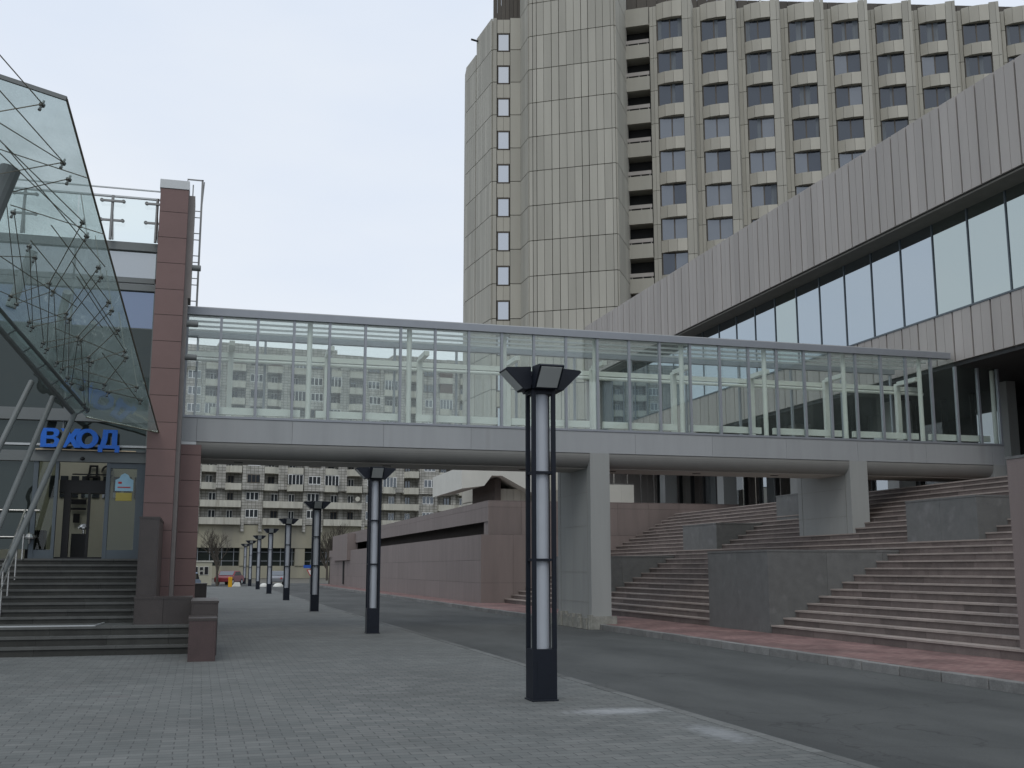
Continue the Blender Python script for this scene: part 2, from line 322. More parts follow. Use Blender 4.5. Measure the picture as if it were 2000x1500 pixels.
mat('ground', (.13, .125, .11), .95, var=.2, nscale=.3, fine=.2)

# ================================================================== SETTING
def sheet(name, x0, x1, y0, y1, z, m, kind='structure'):
    o = MB().add([(x0, y0, z), (x1, y0, z), (x1, y1, z), (x0, y1, z)], [(0, 1, 2, 3)]).build(name, m); o['kind'] = kind; return o
sheet('ground', -1500, 1500, -1500, 1500, -.08, 'ground')
sheet('road', 5.30, 10.32, -30, 108, -.006, 'asphalt')
tag(MB().add([(-60, 108.01, -.01), (90, 108.01, -.01), (90, 124, -.01), (-60, 124, -.01)], [(0, 1, 2, 3)]).build('cross_road', 'asphalt'), kind='structure')
MB().box(-40, 5.26, -30, 104, -.2, 0).build('pavement', 'paving')['kind'] = 'structure'
k = MB()
y = -10
while y < 104: k.box(5.262, 5.40, y, y+.99, -.2, .004); y += 1
tag(k.build('kerb_edging', 'edging'), kind='structure')
MB().box(10.47, 60, -30, 107, -.2, .135).build('red_sidewalk', 'red_paving')['kind'] = 'structure'
k = MB(); y = -10
while y < 106: k.box(10.31+random.uniform(-.006, .006), 10.468, y, y+.975, -.2, .138+random.uniform(-.008, .004)); y += 1
tag(k.build('kerb', 'kerb', bevel=.012), kind='structure')
# far verge behind the crossing
sheet('verge', -60, 90, 124, 300, -.03, 'ground')

# ================================================================== RIGHT: granite staircase and plaza
X0, RI, TR, NS = 12.75, .1625, .316, 24
LAND = .75
def XS(i): return X0+TR*i+(LAND if i >= 12 else 0)
st = empty('grand_staircase', (12.75, 31, .15), 'broad flight of pinkish granite steps climbing from the red pavement, broken by grey stone blocks', 'staircase')
# risers as slabs of varying tone
rs = MB()
for i in range(NS):
    y = 13.0
    while y < 46.55:
        l = random.uniform(.9, 1.6); y2 = min(46.58, y+l)
        rs.box(XS(i), XS(i+1)+.02, y, y2-.006, .15+RI*i-.09, .15+RI*(i+1)-.037); y = y2
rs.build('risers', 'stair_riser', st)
ts = MB()
for i in range(NS):
    y = 13.0
    while y < 46.55:
        l = random.uniform(1.1, 1.9); y2 = min(46.58, y+l)
        ts.box(XS(i)-.025, XS(i+1)-.002, y, y2-.005, .15+RI*(i+1)-.035, .15+RI*(i+1)+random.uniform(0, .003)); y = y2
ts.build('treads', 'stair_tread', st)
MB().box(XS(NS)-.02, 60, -30, 60, -.1, 4.05).build('plaza', 'plaza_paving')['kind'] = 'structure'

def block(x0, x1, y0, y1, z0, zt, label, name='stone_block', m='grey_granite', seam=1.3, cap='joint', group='grey granite blocks on the stairs', cat='stone block'):
    e = empty(name, ((x0+x1)/2, (y0+y1)/2, z0), label, cat, group)
    core = MB(); core.box(x0+.03, x1-.03, y0+.03, y1-.03, z0, zt-.05); core.build('core', 'joint', e)
    b = MB()
    def run(a0, a1):
        n = max(1, round((a1-a0)/seam)); return [(a0+(a1-a0)*i/n+(.003 if i else 0), a0+(a1-a0)*(i+1)/n-(.003 if i < n-1 else 0)) for i in range(n)]
    for a, c in run(y0, y1): b.box(x0, x0+.028, a, c, z0, zt-.045); b.box(x1-.028, x1, a, c, z0, zt-.045)
    for a, c in run(x0+.029, x1-.029): b.box(a, c, y0, y0+.028, z0, zt-.045); b.box(a, c, y1-.028, y1, z0, zt-.045)
    b.build('facing', m, e)
    box(x0-.012, x1+.012, y0-.012, y1+.012, zt-.044, zt).build('coping', cap if cap != 'joint' else 'grey_granite', e)
    return e
block(12.70, 17.3, 23.3, 26.45, .12, 2.03, 'largest grey granite block at the foot of the stairs, beside the red pavement')
block(12.70, 17.3, 36.5, 39.6, .12, 2.03, 'grey granite block at the stair foot half hidden behind the first bridge pier')
block(17.40, 20.1, 21.9, 24.6, 2.0, 3.30, 'pale grey granite block on the upper steps nearest the right edge')
block(17.40, 20.1, 35.5, 38.3, 2.0, 3.18, 'grey granite block half way up the stairs, left of the wide second bridge pier')
block(19.50, 21.9, 32.2, 35.0, 3.0, 4.12, 'small grey granite block high on the stairs, at the left edge of the second pier')
# near side wall (right edge of the picture)
block(12.80, 21.0, 8.0, 15.3, .12, 3.42, 'tall pinkish granite end wall closing the stairs at the right edge', 'granite_end_wall', 'pink_granite', 1.2, 'joint', None, 'wall')

# pink granite building along the road
pg = empty('pink_granite_building', (14, 60, .15), 'long low pinkish granite building with a dark slot under its parapet, beyond the bridge', 'building')
def slabs(mb, fr, u0, u1, z0, z1, w, th=.03, gap=.008, v0=0, hs=None):
    n = max(1, round((u1-u0)/w)); hz = hs or [z0, z1]
    for a, b in zip(hz[:-1], hz[1:]):
        for i in range(n):
            mb.box(u0+(u1-u0)*i/n+gap/2, u0+(u1-u0)*(i+1)/n-gap/2, v0, v0+th, a+gap/2, b-gap/2, fr)
box(11.75, 24, 46.65, 104, .1, 3.04).build('core', 'joint', pg)
wl = MB(); fx = Fr(11.75, 46.6, 0, -1)    # u runs +Y, outwards is -X
slabs(wl, fx, 0, 57.4, .15, 3.05, 1.75, .05, hs=[.12, .98, 1.95, 3.05])
fy = Fr(11.72, 46.65, 90, 1)              # u runs +X, outwards is -Y
slabs(wl, fy, -.02, 10, .15, 3.05, 1.5, .05, hs=[.12, .98, 3.05])
wl.build('lower_wall', 'pink_granite', pg)
up = MB(); box(12.15, 24.2, 47.0, 100, 3.9, 4.48).build('parapet_core', 'joint', pg)
fx2 = Fr(12.15, 46.95, 0, -1); slabs(up, fx2, 0, 52.6, 3.63, 4.52, 2.4, .05, hs=[3.63, 4.26, 4.52])
fy2 = Fr(12.1, 47.0, 90, 1); slabs(up, fy2, 0, 12.1, 3.05, 4.52, 1.55, .05, hs=[3.06, 4.26, 4.52])
up.box(12.12, 24.2, 46.96, 100, 4.525, 4.55); up.box(12.15, 12.75, 46.97, 47.9, 3.06, 3.63)
up.build('parapet', 'pink_granite', pg)
mat('slot_stone', (.085, .07, .065), .8, var=.2)
box(13.3, 24, 47.0, 100, 3.04, 3.9).build('recess', 'slot_stone', pg)
lb = MB(); lb.box(11.45, 12.3, 90.0, 100.2, 2.25, 4.4); lb.box(11.6, 12.3, 100.2, 104, 2.6, 3.2); lb.build('end_block', 'pink_granite', pg)
MB().box(11.60, 11.697, 93.4, 93.9, .3, 2.2).build('slit', 'dark_wall', pg)

# ================================================================== CLAD BUILDING ON THE RIGHT
XF, YE = 22.0, 62.0
cb = empty('clad_building', (30, 30, 4.05), 'large building with ribbed grey cladding and a long mirrored window strip', 'building')
def ribs(mb, y0, y1, z0, z1, pitch=.855, x=XF):
    y = y0
    while y < y1-.05:
        w_ = min(pitch, y1-y)
        mb.box(x, x+.08, y+.035, y+w_*.5-.008, z0, z1); mb.box(x, x+.08, y+w_*.5+.008, y+w_-.035, z0, z1)
        y += pitch
rb = MB(); ribs(rb, -6, YE, 12.93, 16.1); 
x = XF+.08
while x < 60: rb.box(x, x+.4, YE, YE+.06, 4.1, 16.1); rb.box(x+.42, x+.8, YE, YE+.06, 4.1, 16.1); x += .855
rb.build('parapet_band', 'clad_grey', cb)
lw = MB(); ribs(lw, -6, YE, 7.84, 9.38); lw.build('lower_band', 'clad_grey', cb)
dk = MB(); dk.box(XF+.06, 60, -6, YE-.01, 12.9, 16.05); dk.box(XF+.06, 60, -6, YE-.01, 7.80, 9.34); dk.box(XF+1.1, 60, -6, YE-.02, 9.34, 12.9)
dk.build('structure', 'joint', cb)
so_ = MB(); so_.box(XF+.085, XF+1.2, -6, YE, 12.84, 12.895); so_.box(XF+.7, XF+1.05, -6, YE, 12.80, 12.825) if False else None; so_.build('window_head', 'head_grey', cb)
box(XF-.02, XF+1.0, -6, YE, 9.385, 9.44).build('window_sill', 'frame_blue', cb)
y = 61.5; i = 0
XG = XF+.9
while y > -4:
    y2 = y-1.745
    g = box(XG, XG+.04, y2+.03, y-.03, 9.46, 12.84).build('window_pane', 'pane_sky_green' if i in (12, 18, 19, 20) else 'pane_sky', cb)
    a = random.uniform(-.004, .004)
    g.data.transform(Matrix.Translation((-8+XG-22, 0, 0))@Matrix.Rotation(0, 4, 'Z')@Matrix.Translation((8-XG+22, 0, 0)))
    box(XG-.03, XG+.1, y2-.025, y2+.025, 9.442, 12.838).build('mullion', 'frame_blue', cb)
    y = y2; i += 1
# ground storey under the overhang
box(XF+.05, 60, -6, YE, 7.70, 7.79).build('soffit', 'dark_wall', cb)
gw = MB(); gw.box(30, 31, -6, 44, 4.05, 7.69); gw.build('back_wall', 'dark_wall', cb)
y = 60.5
while y > 30:
    if int(y) % 3 != 1: box(26, 26.05, y-1.5, y-.1, 4.1, 7.69).build('lobby_pane', 'pane_screen' if int(y) % 2 else 'pane_panel', cb)
    box(25.9, 26.1, y-.08, y+.02, 4.06, 7.69).build('lobby_mullion', 'dark_wall', cb)
    y -= 1.55
for y in (14, 21.5, 35, 42, 49, 56): box(24.3, 25.0, y-.35, y+.35, 4.06, 7.69).build('column', 'pier', cb)
for x, y in ((25.5, 30.2), (27.2, 27.8), (28, 24.5), (29, 21.5)): box(x-.18, x+.18, y-.18, y+.18, 4.06, 7.69).build('column', 'pier', cb)
# grey walls/partitions inside
ct = MB(); ct.box(24.2, 29, 23.2, 23.4, 5.25, 6.3); ct.box(25.0, 29.5, 20.0, 20.2, 5.25, 6.2); 
tag(ct.build('entrance_partition', 'alu'), 'low grey partitions in the dark lobby at the right end of the bridge', 'partition')
# odd walls seen under the bridge
e = empty('concrete_wing', (20, 72, .15), 'pale concrete canopy with angled ends seen above the pink granite wall', 'canopy')
cz = 74.5
pts = [(17.3, 8.6), (17.3, 7.05), (18.9, 7.28), (19.45, 8.0), (20.2, 8.0), (22.4, 6.85), (23.4, 6.5), (23.4, 8.6)]
MB().prism([(x, cz, z) for x, z in pts], (0, 10, 0)).build('slab', 'canopy_conc', e)
wv = MB(); x = 20.45
while x < 26: wv.box(x, x+.5, cz+1.5, cz+9, .15, 7.2); x += .52
wv.build('wall', 'clad_yellow', e)
box(20.0, 20.42, cz+1.2, cz+8, .15, 7.9).build('recess', 'slot_stone', e)
block(20.75, 22.2, 55, 58, 4.05, 6.05, 'pale clad wall block right of the first bridge pier', 'clad_wall_block', 'canopy_conc', .7, 'joint', None, 'wall')

# ================================================================== HOTEL TOWER
ht = empty('hotel_tower', (30, 84, 0), 'tall beige panel clad hotel tower with a windowless shaft and stepped rows of windows', 'hotel')
ZF = [33.41+2.93*k for k in range(-12, 6)]            # floor joints, shaft
def clad(mb, fr, us, zs, th=.12, g=.03, vf=None, deep=()):
    for a, b in zip(zs[:-1], zs[1:]):
        for i, (p, q) in enumerate(zip(us[:-1], us[1:])):
            gg = .07 if i in deep else g
            mb.box(p+gg/2, q-gg/2, 0, th, a+.03, b-.03, fr)
def seq(a, b, n): return [a+(b-a)*i/n for i in range(n+1)]
Sr, Sl, Sl2, Wc, Vc, V2 = (30.55, 78.14), (24.50, 81.95), (24.50, 84.35), (22.16, 84.99), (21.81, 88.93), (21.40, 92.2)
zs = [0]+ZF[1:]+[53]
zs = sorted(set(zs))
core = MB()
core.add([(Sr[0], Sr[1]+.2, 0), (Sl[0]+.12, Sl[1]+.12, 0), (Sl2[0]+.12, Sl2[1], 0), (Wc[0]+.15, Wc[1]+.15, 0)], [])  # unused verts trimmed below
core = MB()
def ngon(pts, z0, z1): core.prism([(x, y, z0) for x, y in pts], (0, 0, z1-z0))
ngon([(30.45, 78.3), (24.62, 81.97), (24.62, 94), (33.5, 94), (33.1, 82.6)], 0, 52.9)
ngon([(24.66, 84.5), (22.28, 85.12), (21.95, 88.9), (24.61, 89.5)], 0, 48.0)
ngon([(22.05, 88.9), (21.75, 91.6), (21.9, 93.2), (24.61, 95), (24.61, 89.6)], 0, 46.2)
core.build('core', 'joint', ht)
sh = MB(); fs = Fr(Sr[0], Sr[1], -58, 1)
fs.v = Vector((-math.sin(R(32)), -math.cos(R(32)), 0))
LW = math.hypot(Sr[0]-Sl[0], Sr[1]-Sl[1])
us = [0, .28, .92, 1.5, 2.15, 2.75, 3.35, 3.98, 4.6, 5.25, 5.9, 6.5, LW-.3, LW]
clad(sh, fs, us, zs, deep=(4, 8, 11))
fl = Fr(Sl[0], Sl[1], 0, -1); clad(sh, fl, [0, .35, 1.0, 1.6, 2.4], zs)
fr_ = Fr(Sr[0], Sr[1], 32, 1); clad(sh, fr_, [0.0, .55, 1.7, 2.9, 4.1, 5.2], zs)
sh.build('shaft_cladding', 'clad_beige', ht)
wg = MB(); fw = Fr(Wc[0], Wc[1], 105.68, 1); WW = math.hypot(Wc[0]-Sl2[0], Wc[1]-Sl2[1])
zw = [z for z in zs if z < 47]+[48.05]
clad(wg, fw, [0, .35], zw); clad(wg, fw, [WW-.95, WW-.02], zw)
fv = Fr(Wc[0], Wc[1], -5, -1); clad(wg, fv, seq(0, 3.95, 7), zw)
fv2 = Fr(Vc[0]-.02, Vc[1]+.12, -5, -1); zv = [z for z in zs if z < 45.2]+[46.6]; clad(wg, fv2, seq(.0, 2.75, 5), zv)
fv3 = Fr(21.57, 91.72, 8, -1); clad(wg, fv3, seq(0, 1.6, 3), zv)
wg.build('wing_cladding', 'clad_beige', ht)
# window strip of the wing
ys = MB()
for k in range(-2, 17):
    zb = 45.0-2.93*k
    if zb < 8 or zb > 49: continue
    zt = zb+1.63
    u0, u1 = .42, WW-1.02
    if zt < 47.5:
        for a, b in ((u0-.05, (u0+u1)/2), ((u0+u1)/2, u1+.05)): ys.box(a+.01, b-.01, 0, .06, zt+.05, min(48.05, zb+2.93-.03), fw)
        ys.build('spandrel', 'clad_yellow', ht); ys = MB()
    if zt > 47.9: continue
    wf = MB(); wf.box(u0, u0+.07, 0, .1, zb, zt, fw); wf.box(u1-.07, u1, 0, .1, zb, zt, fw); wf.box(u0+.07, u1-.07, 0, .1, zb, zb+.07, fw); wf.box(u0+.07, u1-.07, 0, .1, zt-.07, zt, fw)
    wfo = wf.build('window', 'window_brown', ht); MB().box(u0+.07, u1-.07, .01, .03, zb+.07, zt-.07, fw).build('pane', 'pane_strip', wfo)
# brown plant storey behind the wing, small outlet on the roof edge
pb = MB(); fb = Fr(23.4, 89.5, 105, 1)
for i in range(8): pb.box(i*.35, i*.35+.33, 0, 4, 48.3, 54, fb)
fb2 = Fr(23.4, 89.5, -5, -1)
pb.build('plant_storey', 'brown_clad', ht)
MB().tube((22.05, 88.6, 47.6), (21.1, 88.5, 47.7), .09).build('roof_spout', 'dark_wall', ht)
# balcony column
Bx, By = 33.0, 82.15
fB = Fr(Bx, By, 122, 1)
blw = 2.15
bw_ = MB(); bw_.box(-.3, blw, -1.6, -1.4, 0, 49.2, fB); bw_.build('balcony_back', 'dark_wall', ht)
PIT = 2.93
for k in range(0, 13):
    z0 = 47.3-PIT*k
    bo = MB(); bo.box(0, blw-.02, -.12, 0, z0, z0+(1.6 if k == 0 else 1.2), fB); bo.box(0, blw-.02, -1.38, -.125, z0, z0+.15, fB)
    o = bo.build('balcony', 'clad_beige', ht)
    if k:
        rl = MB(); rl.box(.02, blw-.04, -.1, -.02, z0+1.35, z0+1.66, fB)
        for u in (.3, 1.2, 1.95): rl.box(u, u+.06, -.09, -.04, z0+1.2, z0+1.349, fB)
        rl.build('railing', 'clad_grey', o)
# bays
UA, VA = 3.58, -1.16
O0 = fB.p(blw+.02, 0, 0)
wall = MB(); cols = MB(); spn = MB(); cw = []
diag = [8.4, 8.0, 6.4, 5.2, 4.4, 3.4, 2.6, 1.8, 1.2]
curtains = MB()
for b in range(9):
    o = fB.p(blw+.02+UA*b, VA*b, 0); f = Fr(o.x, o.y, 122, 1)
    wall.box(-.05, UA-.03, -1.5, -.42, 0, 49.0, f)
    zz = [0]+[z for z in [47.2-PIT*k for k in range(14, -1, -1)]]+[49.0]
    cz_ = [0]+[47.2-PIT*k+.1 for k in range(14, -1, -1)]+[49.25]
    for a, c in zip(zz[:-1], zz[1:]):
        cols.box(0, .30, -.4, -.25, a+.02, c-.02, f); cols.box(.32, .60, -.4, -.22, a+.02, c-.02, f)
    for a, c in zip(cz_[:-1], cz_[1:]):
        cols.box(UA-.76, UA-.27, -.4, .12, a+.02, c-.02, f); cols.box(UA-.25, UA-.02, -.4, .12, a+.02, c-.02, f)
        cols.box(UA-.02, UA+.0, -1.6, .10, a+.02, c-.02, f)
    for k in range(0, 12):
        zb = 47.64-PIT*k; zt = zb+(1.45 if k == 0 else 1.03)
        sp1 = MB()
        pr_ = [(.62, -.14), (1.22, .10), (2.0, .18), (2.80, .13)]
        for (ua, va), (ub, vb) in zip(pr_[:-1], pr_[1:]):
            pts = [f.p(ua+.01, va, zb), f.p(ub-.01, vb, zb), f.p(ub-.01, -.4, zb), f.p(ua+.01, -.4, zb)]
            (sp1 if k <= diag[b]+1 else spn).prism(pts, (0, 0, zt-zb))
        if k > diag[b]+1: continue
        sp1.build('spandrel', 'clad_yellow', ht)
        w0, w1, v = .66, 2.80, -.28
        z0, z1 = zb-1.88, zb-.01
        wf = MB(); um = (w0+w1)/2
        for a, c in ((w0, w0+.06), (um-.05, um+.05), (w1-.06, w1)): wf.box(a, c, v-.05, v+.05, z0, z1, f)
        for a, c in ((w0+.06, um-.05), (um+.05, w1-.06)): wf.box(a, c, v-.04, v+.04, z0, z0+.06, f)
        wo = wf.build('window', 'window_brown', ht)
        light = k >= 3+(b > 2)
        for j, (a, c) in enumerate(((w0+.06, um-.05), (um+.05, w1-.06))):
            m = 'pane_hotel_light' if (light and random.random() < .8) or random.random() < .08 else 'pane_hotel'
            box(a, c, v-.02, v+.01, z0+.06, z1, fr=f).build('pane', m, wo)
            if m == 'pane_hotel' and random.random() < .55:
                cwid = random.uniform(.2, .45)
                (box(a+.02, a+cwid, v+.012, v+.016, z0+.08, z1-.03, fr=f) if random.random() < .5 else box(c-cwid, c-.02, v+.012, v+.016, z0+.08, z1-.03, fr=f)).build('curtain', 'curtain' if 'curtain' in M else mat('curtain', (.12, .14, .165), .4, var=.3, nscale=6, streak=1), wo)
wall.build('bay_wall', 'joint', ht); cols.build('pilasters', 'clad_beige', ht); tag(spn.build('spandrel', 'clad_yellow', ht), kind='stuff')
# brown penthouse storey
ph = MB(); f0 = fB.p(0, -2.2, 0); fp = Fr(f0.x, f0.y, 103, 1)
u = -1
while u < 40: ph.box(u, u+.86, -.12+random.uniform(-.02, .02), 0, 46, 51.25, fp); u += .9
ph.box(-1, 42, -9, -.13, 46, 51.15, fp)
ph.build('penthouse', 'brown_clad', ht)
MB().tube(fp.p(11.6, .8, 48.5), fp.p(11.6, .8, 52.5), .09).build('mast', 'sign_white', ht)

# ================================================================== FAR APARTMENT BLOCK
ap = empty('apartment_block', (25, 190, 0), 'long grey tiled apartment block with rows of concrete balconies, far behind the bridge', 'apartment block')
A0 = atY(500, 1025, 186.6); fa = Fr(A0.x-7, 186.6-.73, 84, 1)   # u = world x distance roughly + 0
ux = lambda X: (X-(A0.x-7))/math.sin(R(84))
box(-40, 60, -12, -1.3, 0, 38.2, fr=fa).build('core', 'apt_tile', ap)
PER = 10.02; RH = 2.82
base0 = 8.75
wallp = MB(); bal = []; wins = []; ori = MB(); basew = MB()
rowsz = [base0+RH*i for i in range(10)]
def vis(p):
    d = p-EYE; w_ = d.dot(CF); x = 1000+FPX*d.dot(CR)/w_; y = 750-FPX*d.dot(CU)/w_
    return 360 < x < 985 and (690 < y < 825 or 900 < y < 1060), x, y
for c in range(-4, 6):
    s = ux(6.2+PER*(c))                # start of the oriel column
    # segments: oriel 0-3.45, balcony b 3.6-5.85, panel 5.85-7.4, balcony 7.5-9.85
    for v0, (a, b_) in ((0, (5.95, 7.45)),):
        wallp.box(s+a, s+b_, -1.3, 0, base0+2*RH+.1, 37.2+.5*((c*7) % 3 == 0), fa); wallp.box(s+a+.3, s+b_-.3, -1.3, -.9, base0-.1, base0+2*RH+.1, fa)
    wallp.box(s+.05, s+.55, -1.3, .1, base0-1.2, 37.6, fa); wallp.box(s+2.95, s+3.45, -1.3, .1, base0-1.2, 37.6, fa)
    ori = MB()
    wallp.box(s-2.3, s+5.95, -1.3, -.9, rowsz[-1]+.9, 37.2, fa); wallp.box(s+3.45, s+5.95, -1.3, -.3, rowsz[-1]+2.2, 36.6, fa); wallp.box(s+7.45, s+10.1, -1.3, -.3, rowsz[-1]+2.2, 36.4, fa)
    for r_, z in enumerate(rowsz):
        big = (r_+c) % 2 == 0 and r_ > 1
        if r_ % 4 in (2, 3):          # projecting bay
            ori.box(s+.0, s+3.5, .1, .75, z-.05, z+RH-.06, fa); vo = .76
        else:
            ori.box(s+.55, s+2.95, -1.3, -.15, z, z+RH, fa); vo = -.14
        if r_ == len(rowsz)-1: ori.build('bay_column', 'apt_tile', ap)
        wins.append((s+.75, s+2.8, z+1.05, z+2.45, vo, 3, r_, c))
        for (a, b_, side) in (((3.5, 5.95, 0), (7.45, 9.98, 1)) if r_ > 1 else ((3.5, 9.98, 2),)):
            zt = z+1.0
            wide = r_ < 2
            h = random.random()
            bb = MB(); n = 3
            if r_ % 4 in (2, 3):
                pf = [(a, .0), (a+.75, .75), (b_-.05, .8), (b_, .0)] if side else [(a, .0), (a+.05, .8), (b_-.75, .75), (b_, .0)]
            else: pf = [(a, .0), (a+.02, .75), (b_-.02, .75), (b_, .0)]
            for (ua, va), (ub, vb) in zip(pf[:-1], pf[1:]):
                d1 = .08
                bb.prism([fa.p(s+ua, va, z-.12), fa.p(s+ub, vb, z-.12), fa.p(s+ub, vb-d1 if vb > .1 else -.05, z-.12), fa.p(s+ua, va-d1 if va > .1 else -.05, z-.12)], (0, 0, 1.1+random.uniform(-.03, .03)))
            bb.box(s+a, s+b_, -1.3, .0, z-.12, z, fa)
            bal.append((bb, fa.p(s+(a+b_)/2, .7, z+.5), (s+a, s+b_, z, h)))
            if side == 2: wins.append((s+5.0, s+6.1, z+.9, z+2.3, -1.22, 2, r_, c)); a = 7.45
            wins.append((s+a+(.5 if side else .9), s+a+(1.45 if side else 1.95), z+.9, z+2.3, -1.22, 2, r_, c))
wallp.build('wall_panels', 'apt_tile', ap)
rest_b = MB(); nb = 0
cent = lambda p: abs(vis(p)[1]-680)
bal.sort(key=lambda t: (not vis(t[1])[0], cent(t[1])))
for bb, p, (a, b_, z, h) in bal:
    if vis(p)[0] and nb < 98:
        o = bb.build('balcony', 'apt_balcony', ap); nb += 1
        if h < .20:
            g = MB(); n = 4
            b_ = min(b_, a+3.4); g.box(a+.05, b_-.05, .55, .62, z+1.0, z+RH-.14, fa); g.build('glazing', 'pane_apt', o)
            fr2 = MB()
            for i in range(n+1): u = a+.05+(b_-a-.1)*i/n; fr2.box(u-.05, u+.05, .625, .68, z+1.0, z+RH-.14, fa)
            fr2.box(a+.1, b_-.1, .625, .67, z+RH-.24, z+RH-.14, fa); fr2.build('glazing_bars', 'pvc', o)
        elif h < .27:
            b_ = min(b_, a+3.4); g = MB(); g.box(a+.05, b_-.05, .5, .6, z+1.0, z+RH-.14, fa); g.build('infill', 'wood_infill', o)
    else: rest_b.add(bb.v, bb.f)
if rest_b.v: tag(rest_b.build('balcony', 'apt_balcony', ap), kind='stuff')
wins.sort(key=lambda t: (not vis(fa.p(t[0]+.5, 0, t[2]))[0], cent(fa.p(t[0], 0, t[2]))))
rg, rf = MB(), MB(); nw = 0
for (u0, u1, z0, z1, v, n, r_, c) in wins:
    F_, G_ = MB(), MB()
    F_.box(u0, u1, v, v+.05, z0, z0+.12, fa); F_.box(u0, u1, v, v+.05, z1-.1, z1, fa)
    for i in range(n+1): u = u0+(u1-u0)*i/n; F_.box(max(u0, u-.06), min(u1, u+.06), v, v+.055, z0, z1, fa)
    G_.box(u0, u1, v, v+.02, z0, z1, fa)
    if vis(fa.p(u0+.5, 0, z0))[0] and nw < 98:
        o = F_.build('window', 'pvc' if random.random() < .5 else 'window_brown', ap); G_.build('pane', 'pane_apt', o); nw += 1
    else: rg.add(G_.v, G_.f); rf.add(F_.v, F_.f)
o = tag(rf.build('window', 'pvc', ap), kind='stuff'); tag(rg.build('pane', 'pane_apt', o), kind='stuff')
# roof edge, base storeys
rr = MB()
for i in range(-8, 14): rr.box(i*5, i*5+4.98, -6, -.85, 37.2, 38.4+.5*(i % 3 == 0)+.25*math.sin(i), fa)
rr.build('roof_parapet', 'apt_tile', ap)
basew.box(-40, 60, -1.2, -.3, 5.7, base0-.13, fa); basew.box(-40, 60, -1.2, .1, 4.9, 5.69, fa); basew.box(-40, 60, -1.2, -.2, 0, 2.0, fa)
for i in range(-4, 8): basew.box(i*9+4.6, i*9+6.2, -1.2, .0, 2.01, 4.89, fa)
basew.build('base_wall', 'apt_base', ap)
dp = atY(700, 974, 186.3); MB().tube(dp+Vector((0, 1, 0)), dp+Vector((0, .85, 0)), .4, n=18).build('satellite_dish', 'apt_balcony', ap)
sf = MB(); sf.box(-40, 60, -1.25, -.9, 2.0, 4.9, fa); sf.build('shopfront_glass', 'pane_dark', ap)
sb = MB(); u = -40
while u < 60:
    sb.box(u, u+.1, -.9, -.8, 2.0, 4.9, fa); u += 1.9
sb.box(-40, 60, -.9, -.82, 2.75, 2.83, fa); sb.box(-40, 60, -.9, -.82, 4.2, 4.27, fa)
sb.build('shopfront_bars', 'alu', ap)

# ================================================================== PEDESTRIAN BRIDGE
YB, YK = 28.2, 31.1
br = empty('pedestrian_bridge', (11, 29.6, 0), 'glazed pedestrian bridge on grey piers crossing over the road', 'bridge')
XL, XR = -.58, 23.55
profile = [(YB+.35-.345*math.cos(R(a_)), 4.68-.36*math.sin(R(a_))) for a_ in range(0, 91, 9)]+[(YK-1.2, 4.325), (YK-.9, 4.37), (YK-.5, 4.6)]
fa_ = MB(); x = XL; first = True
edges = [XL, -.2]
while edges[-1] < XR-.3: edges.append(min(XR, edges[-1]+2.33))
for a, b in zip(edges[:-1], edges[1:]):
    fa_.prism([(a+.003, YB, 4.70), (a+.003, YB+.05, 4.70), (a+.003, YB+.05, 5.29), (a+.003, YB, 5.29)], (b-a-.006, 0, 0))
fa_.build('fascia', 'fascia', br)
bl = MB().prism([(-.2, y_, z_) for y_, z_ in [(YB+.052, 5.28), (YB+.052, 4.685)]+profile+[(YK, 5.0), (YK, 5.28)]], (XR+.2, 0, 0))
bl.build('belly', 'belly', br, smooth=False)
box(-.2, XR, YB+.36, YK-1.21, 4.300, 4.318).build('soffit', 'soffit', br)
box(XL, -.2, YB+.01, YK, 4.62, 4.695).build('end_ledge', 'alu_light', br)
box(XL, -.205, YB+.06, YK, 4.70, 5.28).build('end_deck', 'soffit', br)
box(XL, XR, YB-.02, YB+.1, 5.295, 5.35).build('sill', 'alu', br)
box(XL, XR, YK-.1, YK+.02, 5.295, 5.35).build('sill', 'alu', br)
box(XL, XR, YB+.11, YK-.11, 5.285, 5.33).build('floor', 'soffit', br)
XRR = 21.8
box(XL, XRR, YB-.06, YB+.12, 7.90, 8.08).build('roof_fascia', 'alu', br)
box(XL, XRR, YB-.05, YB+.4, 8.083, 8.105).build('roof_flashing', 'alu_light', br)
box(XL, XRR, YK-.12, YK+.05, 7.90, 8.08).build('roof_fascia', 'alu', br)
rp = MB(); rp.box(XL, XRR, YB+.42, YK-.13, 8.02, 8.05); rp.build('roof_glass', 'pane_back', br)
pu = MB()
for y_ in (28.75, 29.35, 29.95, 30.5): pu.box(XL, XRR, y_-.02, y_+.02, 7.96, 8.01)
pu.build('purlins', 'alu_light', br)
box(XL, 22.6, YK-.34, YK-.22, 7.32, 7.46).build('handrail_beam', 'white_paint', br)
MB().tube((XL, YK-.42, 7.22), (22.6, YK-.42, 7.22), .05).build('lighting_pipe', 'white_paint', br)
mxs = [-.54, .28, 1.19, 2.10, 3.01, 3.94, 4.87, 5.80, 6.72, 7.63, 8.54, 9.46, 10.38, 11.32, 12.24, 13.17, 14.09, 15.0, 15.9, 16.8, 17.66, 18.52, 19.38, 20.24, 21.12, 21.98, 22.78, 23.5]
for i, x in enumerate(mxs):
    zt = 7.90 if x < 21.9 else 7.68
    box(x-.032, x+.032, YB-.01, YB+.09, 5.352, zt).build('mullion', 'alu', br)
    if i+1 < len(mxs): box(x+.034, mxs[i+1]-.034, YB+.03, YB+.04, 5.352, zt).build('glass_pane', 'pane_clear', br)
